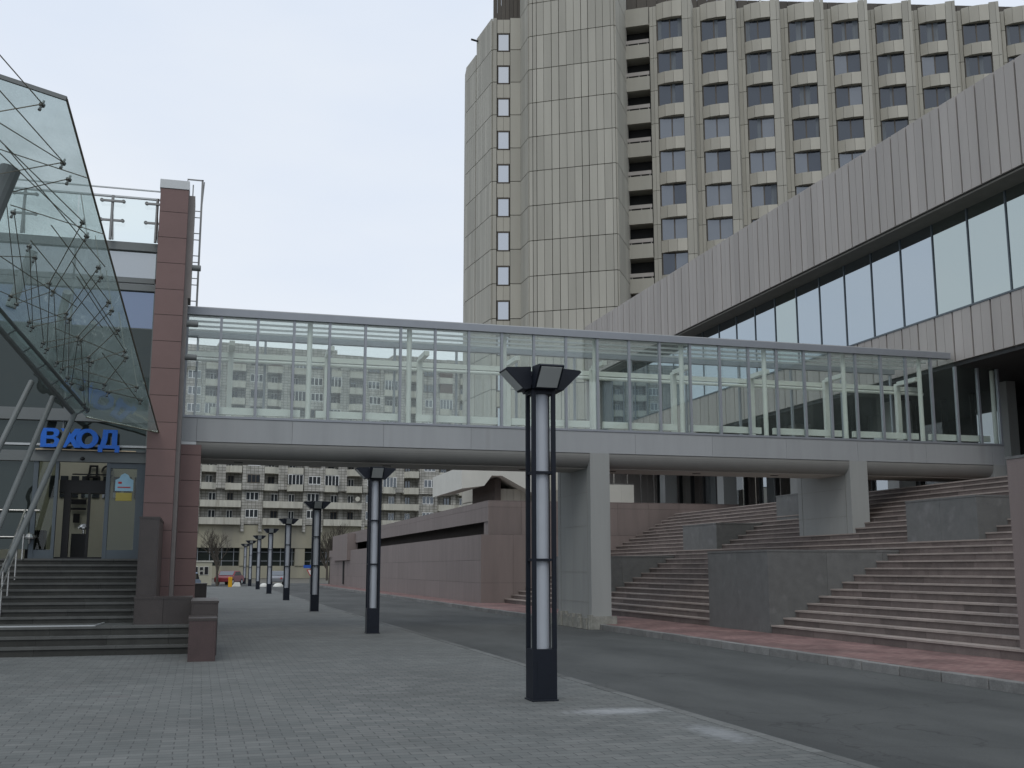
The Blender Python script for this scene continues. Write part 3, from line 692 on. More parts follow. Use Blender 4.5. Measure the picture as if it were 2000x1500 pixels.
for i in range(13):
    x = -.3+1.83*i
    box(x-.03, x+.03, YK-.09, YK+.0, 5.352, 7.90 if x < 21.9 else 7.68).build('rear_mullion', 'alu', br)
    if i < 12: box(x+.034, x+1.83-.034, YK-.05, YK-.04, 5.352, 7.90 if x < 21.0 else 7.68).build('rear_pane', 'pane_back', br)
for i in range(10):
    x = -.1+2.62*i
    zt = 7.90 if x < 21.9 else 7.66
    if i: MB().tube((x-.0, YB+.24, 5.33), (x, YB+.24, zt), .068, n=14).build('column', 'white_paint', br, smooth=False)
    if x < 21.9:
        box(x+.62, x+.76, YK-.62, YK-.47, 5.33, 7.50).build('rear_post', 'white_paint', br)
        box(x+.62, x+.76, YK-1.6, YK-.631, 7.42, 7.55).build('crossbeam', 'white_paint', br)
    a, b = x+.2, x+2.42
    if i < 9: box(a, min(b, 23.2), YB+.16, YB+.26, 5.42, 5.60).build('radiator', 'white_paint', br)
for x in (.75, 4.6, 8.4, 11.0, 13.6, 16.1): box(x, x+.22, YB+.9, YB+1.0, 4.285, 4.299).build('soffit_light', 'black', br)
def pier(x0, x1, y1, z0, lab=None):
    p = MB(); p.box(x0+.02, x1-.003, YB+.008, y1, z0, 4.45); o = p.build('pier', 'pier', br)
    box(x0, x1, YB-.004, YB+.25, z0, 4.699).build('pier_face', 'pier', o)
    j = MB(); j.box(x0+.012, x0+.0195, YB+.3, YB+.306, z0, 4.4); j.box(x0+.012, x0+.0195, y1-.25, y1-.244, z0, 4.4)
    for z in (z0+.55, z0+1.35, z0+2.6, z0+3.5):
        if z < 4.3: j.box(x0+.014, x0+.0195, YB+.3, y1, z, z+.008)
    j.build('panel_joint', 'concrete', o)
    return o
p1 = pier(10.12, 10.68, 31.1, .15)
rc = MB()
for i in range(14):
    yy = YB-.12+i*.24; h = .28+random.uniform(-.07, .07)
    rc.box(10.02+random.uniform(-.04, .04)+.0, 10.12+.001*i, yy, yy+.25, .0, h+.06)
rc.box(10.0, 10.80, YB-.10, YB-.01, .0, .34); rc.box(10.69, 10.80, YB, YB+1, 0, .30)
rc.build('rough_footing', 'concrete', p1)
pier(18.14, 18.72, 31.2, 2.55); pier(23.12, 23.56, 31.1, 4.0)

# ================================================================== STREET LAMPS
def make_lamp():
    t = empty('street_lamp', (0, 0, 0))
    h = .155
    b = MB(); b.box(-h, h, -h, h, 0, .62); b.box(-h-.015, h+.015, -h-.015, h+.015, 0, .02); b.build('base', 'lamp_black', t, bevel=.004)
    for sx in (-1, 1):
        for sy in (-1, 1):
            a0, a1 = sorted((sx*h, sx*(h-.05))); c0, c1 = sorted((sy*h, sy*(h-.05)))
            box(a0, a1, c0, c1, .62, 3.86).build('post', 'lamp_black', t)
    MB().tube((0, 0, .62), (0, 0, 3.82), .10, n=24).build('light_tube', 'lamp_white', t, smooth=False)
    for z in (1.69, 2.78):
        q = MB()
        q.box(-h+.05, h-.05, -h+.01, -h+.04, z, z+.03); q.box(-h+.05, h-.05, h-.04, h-.01, z, z+.03)
        q.box(-h+.01, -h+.04, -h+.05, h-.05, z, z+.03); q.box(h-.04, h-.01, -h+.05, h-.05, z, z+.03)
        q.lathe((0, 0, z), [(.112, 0), (.112, .03)], 16); q.build('brace', 'lamp_black', t)
    q = MB(); q.box(-.153, .153, -.153, .153, 3.80, 3.86); q.box(-.10, .10, -.10, .10, 3.861, 4.06); q.build('hub', 'lamp_black', t)
    q = MB(); q.box(-.10, .10, -h-.004, -h-.001, .16, .50); q.tube((.07, -h-.008, .33), (.07, -h-.004, .33), .012, n=8); q.build('access_door', 'lamp_black', t)
    for k in range(4):
        a = k*math.pi/2; rot = Matrix.Rotation(a, 4, 'Z')
        pr = [(.17, 3.862), (.255, 3.845), (.51, 4.10), (.49, 4.12), (.17, 4.14), (.17, 4.0), (.101, 3.98), (.101, 3.90), (.17, 3.90)]   # radial, z
        g = MB().prism([rot@Vector((-.16, -r, z)) for r, z in pr], rot@Vector((.32, 0, 0)))
        hd = g.build('floodlight', 'lamp_black', t)
        lo, hi = Vector((0, -.255, 3.845)), Vector((0, -.51, 4.10)); n = Vector((0, -.006, -.006))
        d = (hi-lo)
        l = MB().prism([rot@(lo+d*.08+n+Vector((-.135, 0, 0))), rot@(lo+d*.08+n+Vector((.135, 0, 0))), rot@(lo+d*.95+n+Vector((.135, 0, 0))), rot@(lo+d*.95+n+Vector((-.135, 0, 0)))], rot@(-n*.8))
        l.build('lens', 'lens', hd)
    return t
lamp = make_lamp()
lpos = [(4.14, 13.4), (4.24, 28.05), (4.27, 42.9), (4.36, 58.2), (4.40, 73.4), (4.46, 88.8), (4.55, 105.0), (4.62, 119.5)]
names = ['nearest black column lamp standing on the grey paving, with white light tube and four floodlights',
         'second black column lamp from the camera, its floodlights just below the bridge soffit',
         'third black column lamp in the row, seen against the apartment balconies',
         'fourth black column lamp in the row, counted from the camera', 'fifth black column lamp in the row, counted from the camera',
         'sixth black column lamp in the row, just left of the fifth', 'seventh black column lamp in the row, near the far end',
         'eighth and smallest black column lamp, farthest along the paving by the red car']
for i, (x, y) in enumerate(lpos):
    o = lamp if i == 0 else copy_tree(lamp)
    o.location = (x, y, 0); tag(o, names[i], 'street lamp', 'column lamps along the paving')

# ================================================================== ENTRANCE BUILDING (left)
YD = 27.6
eb = empty('entrance_building', (-6, 30, 0), 'glass fronted entrance building with a tall dark red panel pillar at the left', 'building')
# red pillar
zj = [0.0, .55, 1.19, 1.83, 2.47, 3.10, 3.73, 4.36, 5.0, 5.64, 6.29, 6.95, 7.59, 8.22, 8.87, 9.51, 10.15, 10.74]
pp = MB()
for a, b in zip(zj[:-1], zj[1:]): pp.box(-1.30, -.645, 27.0, 27.55, a+.006, b-.006)
pl_ = pp.build('pillar', 'red_panel', eb)
box(-1.29, -.66, 27.01, 28.6, 0, 10.74).build('pillar_core', 'joint', pl_)
box(-1.32, -.63, 26.98, 27.7, 10.745, 10.96).build('pillar_cap', 'alu_light', pl_)
mat('strip_metal', (.24, .22, .215), .5, metal=.2)
box(-.643, -.553, 27.3, 29.4, 0, 8.1).build('pillar_side', 'strip_metal', pl_); box(-.643, -.49, 27.3, 28.1, 8.103, 10.70).build('pillar_side', 'strip_metal', pl_)
lp = MB()
for a, b in zip(zj[:8], zj[1:9]): lp.box(-.55, -.07, 28.205, 30.9, a+.006, min(b, 4.62)-.006)
lp.build('lower_pillar', 'red_panel', eb)
Z = lambda y: atY(250, y, YD).z; X = lambda x: atY(x, 980, YD).x
# curtain wall
XA = -16.0
fr1 = MB()
fr1.box(XA, -1.31, YD-.1, YD+.1, 9.26, 9.46); fr1.box(XA, -1.31, YD-.06, YD+.1, 8.46, 8.58); fr1.box(XA, -1.31, YD-.1, YD+.1, 8.26, 8.41)
fr1.box(XA, -1.31, YD-.12, YD+.1, 5.02, 5.30); fr1.box(XA, -1.31, YD-.12, YD+.1, 4.06, 4.30)
fr1.build('floor_beams', 'tube_grey', eb)
fr3 = MB(); fr3.box(XA, -1.31, YD-.13, YD-.1, 4.42, 4.47); fr3.box(XA, -1.31, YD-.04, YD+.04, 10.60, 10.64); fr3.box(XA, -1.31, YD-.02, YD+.02, 10.82, 10.85)
fr3.build('handrail_bars', 'alu_light', eb)
x = -1.33
while x > XA:
    box(x-1.86, x-.02, YD, YD+.02, 8.60, 9.25).build('spandrel_panel', 'pane_panel', eb)
    box(x-1.86, x-.02, YD, YD+.02, 7.35, 8.25).build('upper_window', 'pane_blue', eb)
    box(x-1.86, x-.02, YD, YD+.02, 5.31, 7.33).build('middle_window', 'pane_dark', eb)
    box(x-1.86, x-.02, YD, YD+.02, 4.305, 5.01).build('transom_window', 'pane_dark', eb)
    box(x-.019, x+.0+.019, YD-.06, YD+.03, 4.305, 9.255).build('facade_mullion', 'tube_grey', eb)
    box(x-1.86, x-.02, YD, YD+.02, 9.48, 10.58).build('screen_pane', 'pane_screen', eb)
    x -= 1.88
box(XA, -1.31, YD+.001, YD+.015, 8.415, 8.455).build('light_strip_panel', 'alu_light', eb)
for x in (-2.42, -1.38, -4.4, -6.3):      # spider posts of the roof screen
    p = MB(); p.tube((x, YD-.25, 9.45), (x, YD-.12, 10.6), .035); p.tube((x+.06, YD-.25, 9.45), (x-.01, YD-.12, 10.55), .02)
    for z in (10.42, 9.93):
        p.box(x-.28, x+.28, YD-.2, YD-.15, z, z+.05)
        for s in (-.25, .25): p.tube((x+s, YD-.18, z+.03), (x+s, YD-.02, z+.07), .045)
    p.build('screen_post', 'fitting', eb)
# door screen
for a, b in ((-1.51, -1.31), (-2.19, -2.10), (-3.31, -3.24), (-3.78, -3.68), (-5.4, -5.3), (-7, -6.9), (-9, -8.9)): box(a, b, YD-.08, YD+.06, 1.82, 4.059).build('door_jamb', 'frame_blue', eb)
for a, b, c, d in ((-2.10, -1.51, 1.82, 2.02), (-2.10, -1.51, 3.93, 4.05), (-3.68, -3.31, 1.82, 2.02)): box(a, b, YD-.07, YD+.05, c, d).build('door_rail', 'frame_blue', eb)
box(-2.10, -1.51, YD-.01, YD+.01, 2.02, 3.93).build('door_leaf', 'pane_door', eb)
for a, b in ((-3.68, -3.31), (-5.3, -3.78), (-6.9, -5.4), (-8.9, -7)): box(a, b, YD-.01, YD+.01, 2.03, 4.05).build('side_pane', 'pane_dark' if b < -3.5 else 'pane_door', eb)
ib = MB(); ib.box(-3.24, -2.19, YD+.3, YD+.7, 3.36, 3.66); ib.box(-3.13, -2.98, YD+.3, YD+.45, 1.82, 3.359); ib.box(-2.60, -2.54, YD+.3, YD+.4, 1.82, 3.359); ib.box(-3.24, -2.19, YD+.1, YD+.2, 1.80, 1.86)
ib.box(-3.30, -3.26, YD+.3, YD+.35, 3.66, 4.05); ib.box(-3.0, -2.2, YD+.5, YD+.54, 3.80, 3.83)
ib.build('inner_door_frame', 'black', eb)
# lobby
lo = MB(); lo.box(-16, -1.0, 33.0, 33.2, 1.8, 5.2); lo.build('lobby_wall', 'cream', eb)
box(-16, -1.0, YD+.11, 33, 1.70, 1.80).build('lobby_floor', 'dark_tread', eb)
lr = MB(); lr.box(-1.05, -.95, YD+1.1, 33, 1.8, 5.2); lr.build('lobby_side_wall', 'cream', eb)
lw_ = MB(); lw2 = MB()
for x in [-4.1+.28*i for i in range(12)]:
    lw_.box(x, x+.2, 32.97, 32.998, 3.55, 4.15)
lw_.build('lobby_windows', 'pane_apt', eb)
box(-16, -1.32, 34, 50, 5.3, 10.6).build('rear_volume', 'tube_grey', eb)
tag(box(-4.0, -3.6, YD+1, YD+1.5, 1.8, 2.5).build('reception_desk', 'black'), 'black cabinet standing inside behind the left glass panel', 'cabinet')
bk = MB(); bk.box(-2.98, -2.62, YD+.9, YD+1.2, 1.8, 2.42); tk = empty('ticket_gate', (-2.8, YD+1.05, 1.8), 'dark gate post with a shiny dome just inside the open door', 'gate post')
bk.build('cabinet', 'black', tk); MB().lathe((-2.72, YD+1.05, 2.42), [(.03, 0), (.03, .1), (.14, .13), (.14, .16), (.09, .22), (.02, .25)]).build('dome', 'steel', tk)

FONT = None
def letter(ch, size, x, z, y, name, m, parent, depth=.05, bold=.0):
    cu = bpy.data.curves.new(name, 'FONT'); cu.body = ch; cu.size = size; cu.extrude = depth/2; cu.offset = bold; cu.align_x = 'CENTER'
    to = bpy.data.objects.new('tmp', cu); sc.collection.objects.link(to)
    dg = bpy.context.evaluated_depsgraph_get(); me = bpy.data.meshes.new_from_object(to.evaluated_get(dg))
    bpy.data.objects.remove(to)
    me.transform(Matrix.Translation(Vector((x, y, z))-WO[parent.name])@Matrix.Rotation(R(90), 4, 'X'))
    me.materials.clear(); me.materials.append(M[m])
    o = bpy.data.objects.new(name, me); sc.collection.objects.link(o); o.parent = parent; WO[o.name] = WO[parent.name]; return o
sg = empty('entrance_sign', (-2.8, 27.25, 4.3), 'bright blue capital letters ВХОД above the entrance doors', 'sign')
def glyph(splines, x, z, y, sx, sz, depth, parent, m):
    cu = bpy.data.curves.new('letter', 'CURVE'); cu.dimensions = '2D'; cu.fill_mode = 'BOTH'; cu.extrude = depth/2
    for pts in splines:
        sp = cu.splines.new('POLY'); sp.points.add(len(pts)-1); sp.use_cyclic_u = True
        for p, (u, v) in zip(sp.points, pts): p.co = (u*sx, v*sz, 0, 1)
    to = bpy.data.objects.new('tmp', cu); sc.collection.objects.link(to); dg = bpy.context.evaluated_depsgraph_get()
    me = bpy.data.meshes.new_from_object(to.evaluated_get(dg)); bpy.data.objects.remove(to)
    me.transform(Matrix.Translation(Vector((x, y, z))-WO[parent.name])@Matrix.Rotation(R(90), 4, 'X')); me.materials.clear(); me.materials.append(M[m])
    o = bpy.data.objects.new('letter', me); sc.collection.objects.link(o); o.parent = parent; WO[o.name] = WO[parent.name]; return o
ring = lambda rx, ry: [(.5+rx*math.cos(2*math.pi*i/28), .5+ry*math.sin(2*math.pi*i/28)) for i in range(28)]
GL = [([[(0, 0), (0, 1), (.55, 1), (.70, .97), (.79, .88), (.80, .74), (.75, .60), (.64, .53), (.79, .46), (.86, .32), (.84, .15), (.75, .04), (.60, 0)],
        [(.25, .61), (.25, .83), (.48, .83), (.56, .79), (.57, .68), (.50, .61)], [(.25, .17), (.25, .44), (.52, .44), (.61, .38), (.61, .24), (.54, .17)]], -3.51),
      ([[(0, 0), (.33, .51), (.02, 1), (.31, 1), (.48, .70), (.65, 1), (.94, 1), (.63, .51), (.96, 0), (.66, 0), (.48, .32), (.29, 0)]], -3.10),
      ([ring(.5, .52), ring(.25, .32)], -2.75),
      ([[(0, -.2), (0, .17), (.09, .17), (.18, .6), (.2, 1), (.85, 1), (.85, .17), (.97, .17), (.97, -.2), (.76, -.2), (.76, 0), (.21, 0), (.21, -.2)], [(.34, .17), (.41, .5), (.43, .83), (.61, .83), (.61, .17)]], -2.26)]
for spl, xx in GL: glyph(spl, xx-.13, 4.36, 27.24, .49, .44, .08, sg, 'blue_letter')
ls = MB(); ls.box(-3.75, -1.55, 27.36, 27.40, 4.312, 4.335); ls.build('light_strip', 'warm_strip', sg)
MB().box(-3.8, -1.35, 27.41, 27.46, 4.305, 4.345).build('rail', 'tube_grey', sg)
MB().lathe((-2.72, 27.35, 4.08), [(.02, .0), (.05, .02), (.05, .06), (.02, .08)]).build('camera_dome', 'black', sg)
wl2 = empty('wall_lettering', (-2.9, 32.95, 4.1), 'large dark letters де on the cream wall inside the lobby', 'lettering')
letter('д', .66, -2.98, 4.10, 32.93, 'letter', 'black', wl2, .04, 0); letter('е', .66, -2.60, 4.10, 32.93, 'letter', 'black', wl2, .04, 0)
nb_ = MB(); nb_.box(-3.52, -3.10, 32.9, 32.95, 3.36, 3.5); nb_.box(-3.52, -3.10, 32.9, 32.95, 3.2, 3.26); nb_.box(-3.42, -3.25, 32.9, 32.95, 2.85, 3.1)
tag(nb_.build('wall_notices', 'black'), 'three small dark notices on the cream lobby wall below the letters', 'notice')
sk = empty('door_sticker', (-1.78, YD-.02, 3.17), 'light blue shield shaped sticker with an ochre panel on the right glass door', 'sticker')
s1 = MB(); ys_ = YD-.03
s1.prism([(x, ys_, z) for x, z in [(-1.985, 3.40), (-1.58, 3.40), (-1.58, 3.66), (-1.66, 3.70), (-1.70, 3.78), (-1.78, 3.82), (-1.86, 3.78), (-1.90, 3.70), (-1.985, 3.66)]], (0, .01, 0)); s1.build('shield', 'light_blue', sk)
s2 = MB(); s2.box(-1.93, -1.64, ys_-.004, ys_-.001, 3.475, 3.50); s2.box(-1.92, -1.84, ys_-.004, ys_-.001, 3.57, 3.62); s2.build('mark', 'sign_red', sk)
box(-1.96, -1.60, ys_, ys_+.01, 3.17, 3.36).build('panel', 'ochre', sk)

# ------------------------------------------------------------------ entrance stairs
es = empty('entrance_stairs', (-6, 24, 0), 'dark stone steps rising to the entrance doors at the left', 'staircase')
r1, r2 = MB(), MB()
for k in range(3):
    x = -12
    while x < -.14:
        l = random.uniform(.9, 1.5); x2 = min(-.12, x+l)
        r1.box(x, x2-.004, 22.3+.34*k, 22.7+.34*k+.3, .167*k-.02, .167*(k+1)-.045)
        r2.box(x, x2-.004, 22.27+.34*k, 22.3+.34*(k+1)-.04+(.0 if k < 2 else 1.35), .167*(k+1)-.044, .167*(k+1)); x = x2
for k in range(10):
    x = -12; zb = .5+.132*k
    while x < -1.25:
        l = random.uniform(.9, 1.5); x2 = min(-1.2, x+l)
        r1.box(x, x2-.004, 24.35+.325*k, 24.72+.325*k, zb-.05, zb+.132-.045)
        r2.box(x, x2-.004, 24.32+.325*k, 24.35+.325*(k+1)-.04, zb+.132-.044, zb+.132); x = x2
r2.box(-12, -1.2, 27.35, 27.7, 1.70, 1.82); r1.box(-12, -.1, 23.1, 27.6, -.1, .445)
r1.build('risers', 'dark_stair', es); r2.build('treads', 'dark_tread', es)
tr = MB(); tr.box(-9, -1.88, 23.02, 23.06, .502, .525); tr.bar((-1.88, 23.04, .513), (-1.80, 24.2, .513), .03, .02); tr.build('metal_trim', 'alu_light', es)
bxs = [(-1.22, -.83, 24.2, 26.9, .45, 2.66, 'tall dark brown granite post beside the entrance doors', 1.0),
       (-1.20, -.10, 23.45, 24.15, .3, 1.04, 'wide low brown granite parapet at the right of the steps', .6),
       (-.095, .385, 21.75, 24.1, -.01, 1.0, 'brown granite block at the right end of the parapet', .9),
       (-.12, .345, 20.4, 21.70, -.01, .74, 'dark red granite block at the foot of the entrance steps', .9),
       (-.2, .33, 44.5, 46, -.01, 1.03, 'small dark granite block farther along the paving past the pillar', .9)]
for x0, x1, y0, y1, z0, zt, lab, seam in bxs:
    block(x0, x1, y0, y1, z0, zt, lab, 'granite_plinth', 'red_granite_dark' if 'red' in lab else 'brown_granite', seam, 'brown_granite', 'granite plinths by the entrance', 'plinth')

# handrail
hr = empty('handrail', (-3.8, 26, .5), 'stainless steel handrail beside the entrance steps', 'handrail')
q = MB(); q.tube((-6, 27.2, 2.9), (-3.55, 27.2, 2.9), .025); q.tube((-6, 27.2, 2.3), (-3.9, 27.2, 2.3), .02); q.build('top_rail', 'steel', hr)
q = MB(); q.tube((-3.85, 27.2, 2.9), (-3.78, 23.6, 1.25), .025); q.tube((-3.85, 27.2, 2.45), (-3.78, 23.6, .85), .018); q.build('sloping_rail', 'steel', hr)
for y_, z_ in ((27.2, 1.8), (26.3, 1.35), (25.4, .95), (24.6, .6), (23.7, .5)):
    MB().tube((-3.8-(y_-23)*.012, y_, z_), (-3.8-(y_-23)*.012, y_, 2.9-(27.2-y_)*.458), .02).build('post', 'steel', hr)
MB().lathe((-3.75, 27.4, 2.15), [(.02, 0), (.03, .1), (.13, .12), (.13, .15), (.08, .22), (.02, .25)]).build('dome', 'steel', hr)

# ladder and wall spotlights
ld = empty('roof_ladder', (-.45, 28.2, 8.1), 'thin metal ladder rising above the bridge roof beside the pillar', 'ladder')
q = MB(); q.box(-.585, -.555, 28.2, 28.25, 8.1, 11.3); q.build('rail', 'fitting', ld)
q = MB(); q.box(-.37, -.32, 28.2, 28.25, 8.1, 11.45); q.tube((-.345, 28.22, 10.6), (-.30, 28.22, 11.4), .015); q.build('rail', 'fitting', ld)
q = MB(); q.box(-.72, -.32, 28.2, 28.23, 11.42, 11.45); q.box(-.72, -.70, 28.2, 28.23, 11.25, 11.42); q.build('top_hoop', 'fitting', ld)
z = 8.25; k = 0
while z < 10.9:
    MB().tube((-.57, 28.22, z), (-.35, 28.22, z), .012).build('rung', 'fitting', ld)
    z += .17 if k % 2 else .42; k += 1
for i, (yy, lab) in enumerate(((522, 'grey tube spotlight high on the pillar side above the bridge roof'), (632, 'grey tube spotlight behind the first bridge pane'), (697, 'grey tube spotlight on the pillar level with the bridge glass'))):
    p = atY(357, yy, 27.4); x0 = -.582
    sp = empty('wall_spotlight', (x0, 27.4, p.z), lab, 'spotlight', 'tube spotlights on the pillar')
    MB().tube((x0, 27.4, p.z), (x0+.30, 27.4, p.z), .075, n=16).build('housing', 'tube_grey', sp)
    MB().tube((x0+.301, 27.4, p.z), (x0+.305, 27.4, p.z), .06, n=16).build('lens', 'black', sp)

# ================================================================== GLASS CANOPY
cn = empty('glass_canopy', (-4, 25, .5), 'tilted glass canopy held by grey tubes, steel rods and point fittings over the entrance', 'canopy')
T_ = atY(310, 840, 26.8); E_ = atY(130, 193, 16.0); L_ = atY(0, 640, 24.1)
nrm = (E_-T_).cross(L_-T_).normalized(); nrm = nrm if nrm.z > 0 else -nrm
G = lambda x, y, off=0: onplane(x, y, T_+nrm*off, nrm)
outl = [G(*p) for p in ((130, 193), (310, 845), (168, 815), (-60, 545), (-330, 40))]
MB().prism(outl, nrm*.025).build('glass_sheet', 'pane_canopy', cn)
for a, b in zip(outl[:2], outl[1:3]): MB().tube(a, b, .018, n=6).build('edge_trim', 'cable', cn)
MB().bar(outl[0]-nrm*.0, outl[4], .05, .06).build('edge_beam', 'tube_grey', cn)
c1, c2 = G(-140, 482, -.35), G(146, 811, -.35); MB().tube(c1, c2, .055).build('lower_chord', 'tube_grey', cn)
d1, d2 = G(-60, 536, -.06), G(172, 803, -.06); MB().tube(d1, d2, .04).build('upper_chord', 'tube_grey', cn)
for i in range(8):
    t = i/7; a = c1.lerp(c2, .25+.75*t); b = d1.lerp(d2, .1+.88*t); MB().tube(a, b, .022, n=6).build('strut', 'tube_grey', cn)
for (px, py), (qx, qy), yy in (((62, 745), (-60, 992), 24.1), ((104, 775), (-42, 1122), 24.45), ((146, 808), (6, 1118), 24.9)):
    MB().tube(G(px, py, -.35), atY(qx, qy, yy), .062, n=14).build('leg', 'tube_grey', cn, smooth=False)
MB().prism([c1, c2, d2, d1], nrm*.012).build('chord_glass', 'pane_canopy', cn)
# upper masts seen through the glass
MB().tube(G(20, 330, -.1), G(-40, 470, -1.4), .16, n=14).build('mast', 'tube_grey', cn)
MB().tube(G(64, 490, 1.2), G(20, 600, .03), .10, n=12).build('mast', 'tube_grey', cn)
MB().tube(G(132, 570, 1.0), G(96, 720, .03), .09, n=12).build('mast', 'tube_grey', cn)
MB().tube(G(182, 630, .8), G(160, 760, .03), .07, n=12).build('mast', 'tube_grey', cn)
A1 = [(83, 203), (124, 317), (135, 349), (162, 433), (170, 460), (193, 521), (198, 540), (213, 589), (219, 605), (231, 643), (244, 685), (247, 697), (268, 755), (276, 780)]
A2 = [(12, 388), (27, 414), (58, 480), (69, 502), (97, 552), (105, 568), (130, 611), (136, 622), (153, 657), (158, 664), (174, 697), (180, 706), (205, 750), (212, 765)]
A3 = [(-30, 470), (-10, 500), (22, 577), (33, 593), (58, 628), (64, 638), (85, 669), (92, 681), (112, 707), (122, 719), (133, 737), (140, 748), (165, 787), (172, 798)]
def fit_(x, y):
    c = G(x, y); f_ = MB(); up = nrm
    f_.tube(c-up*.10, c+up*.06, .018, n=8); f_.tube(c-up*.035, c-up*.005, .046, n=12); f_.tube(c-up*.12, c-up*.09, .026, n=8)
    f_.build('point_fitting', 'fitting', cn)
for A in (A1, A2, A3):
    for x, y in A: fit_(x, y)
cab = MB()
for i in range(len(A1)):
    a = G(*A1[i], -.10); b = G(*A2[min(i+1, len(A2)-1)], -.45); c = G(*A3[min(i+1, len(A3)-1)], -.45)
    if i < 3:
        tgt = [((-20, 221),), ((-20, 343),), ((-20, 385),)][i][0]
        b = G(*tgt, -.4)
    MB().tube(a, b, .009, n=5, cap=False).build('tie_rod', 'cable', cn)
for (p, q_) in (((83, 203), (-20, 85)), ((124, 317), (-20, 155)), ((124, 317), (-20, 228)), ((172, 348), (-20, 285)), ((162, 433), (-20, 255)), ((170, 460), (-10, 290)), ((205, 458), (20, 400)), ((205, 521), (10, 285)),
                ((213, 589), (100, 440)), ((235, 660), (140, 510)), ((244, 685), (150, 540)), ((247, 700), (105, 640)), ((268, 755), (130, 715)), ((276, 790), (200, 690)), ((150, 600), (0, 500)), ((200, 640), (60, 470)), ((120, 620), (-20, 560))):
    MB().tube(G(*p, -.10), G(*q_, -.30), .009, n=5, cap=False).build('tie_rod', 'cable', cn)

for i in range(3, len(A1)):
    MB().tube(G(*A2[i], -.06), G(*A3[max(0, i-2)], -.5), .008, n=5, cap=False).build('tie_rod', 'cable', cn)
    MB().tube(G(*A3[i], -.06), G(*A2[max(0, i-3)], -.45), .008, n=5, cap=False).build('tie_rod', 'cable', cn)
for i in range(4, len(A1), 2):
    MB().tube(G(*A1[i], .03), G(*A1[i], .0)+Vector((-.2, .5, .9)), .008, n=5, cap=False).build('tie_rod', 'cable', cn)

# ================================================================== BACKGROUND THINGS
def tree(x, y, h, spread, label, seed, trunks=1):
    rnd = random.Random(seed); e = empty('bare_tree', (x, y, 0), label, 'tree', 'bare trees by the crossing')
    tk_, cr_ = MB(), MB()
    def grow(p, d, l, r, lev):
        q = p+d*l; mb = tk_ if lev == 0 else cr_
        mb.tube(p, q, r, r*.68, n=6 if lev < 2 else 4, cap=False)
        if lev >= 5: return
        n = 3 if lev < 4 else 4
        for i in range(n+(lev == 0)*2):
            a = rnd.uniform(0, 6.28); t = rnd.uniform(.3, .75)*spread
            nd = (d+Vector((math.cos(a)*t, math.sin(a)*t, rnd.uniform(.0, .35)))).normalized()
            grow(p.lerp(q, rnd.uniform(.55, 1) if lev else rnd.uniform(.5, 1)), nd, l*rnd.uniform(.6, .82), r*.55, lev+1)
    for k in range(trunks): grow(Vector((x+k*.6, y, 0)), Vector((rnd.uniform(-.1, .1), 0, 1)).normalized(), h*.27, h*.02, 0)
    tk_.build('trunk', 'bark', e); cr_.build('crown', 'bark', e)
tree(1.7, 106, 7.5, 1.0, 'bare tree beside the white kiosk', 3)
tree(12.6, 112, 8.0, .8, 'twin stemmed bare tree left of the pink granite building', 5, 2)
tree(16.5, 150, 9, 1.1, 'distant bare tree whose top shows above the pink granite wall', 9)
tree(-3.5, 128, 9, 1.1, 'bare tree mostly hidden behind the red pillar', 12)

kk = empty('kiosk', (.2, 112, 0), 'small cream kiosk with notices on its wall, beside the red pillar', 'kiosk')
kz = MB(); kz.box(-1.8, 1.25, 112, 114.5, 0, 2.2); kz.build('body', 'cream', kk)
box(-1.9, 1.38, 111.9, 114.6, 2.2, 2.34).build('roof', 'apt_white', kk)
for x, z, w_, h_ in ((-.42, 1.02, .34, .72), (.1, 1.42, .32, .3), (.12, 1.0, .3, .3), (.55, 1.02, .34, .72)):
    o = box(x-.03, x+w_+.03, 111.95, 111.99, z-.03, z+h_+.03).build('notice_frame', 'pvc', kk); box(x, x+w_, 111.93, 111.949, z, z+h_).build('notice', 'black', o)

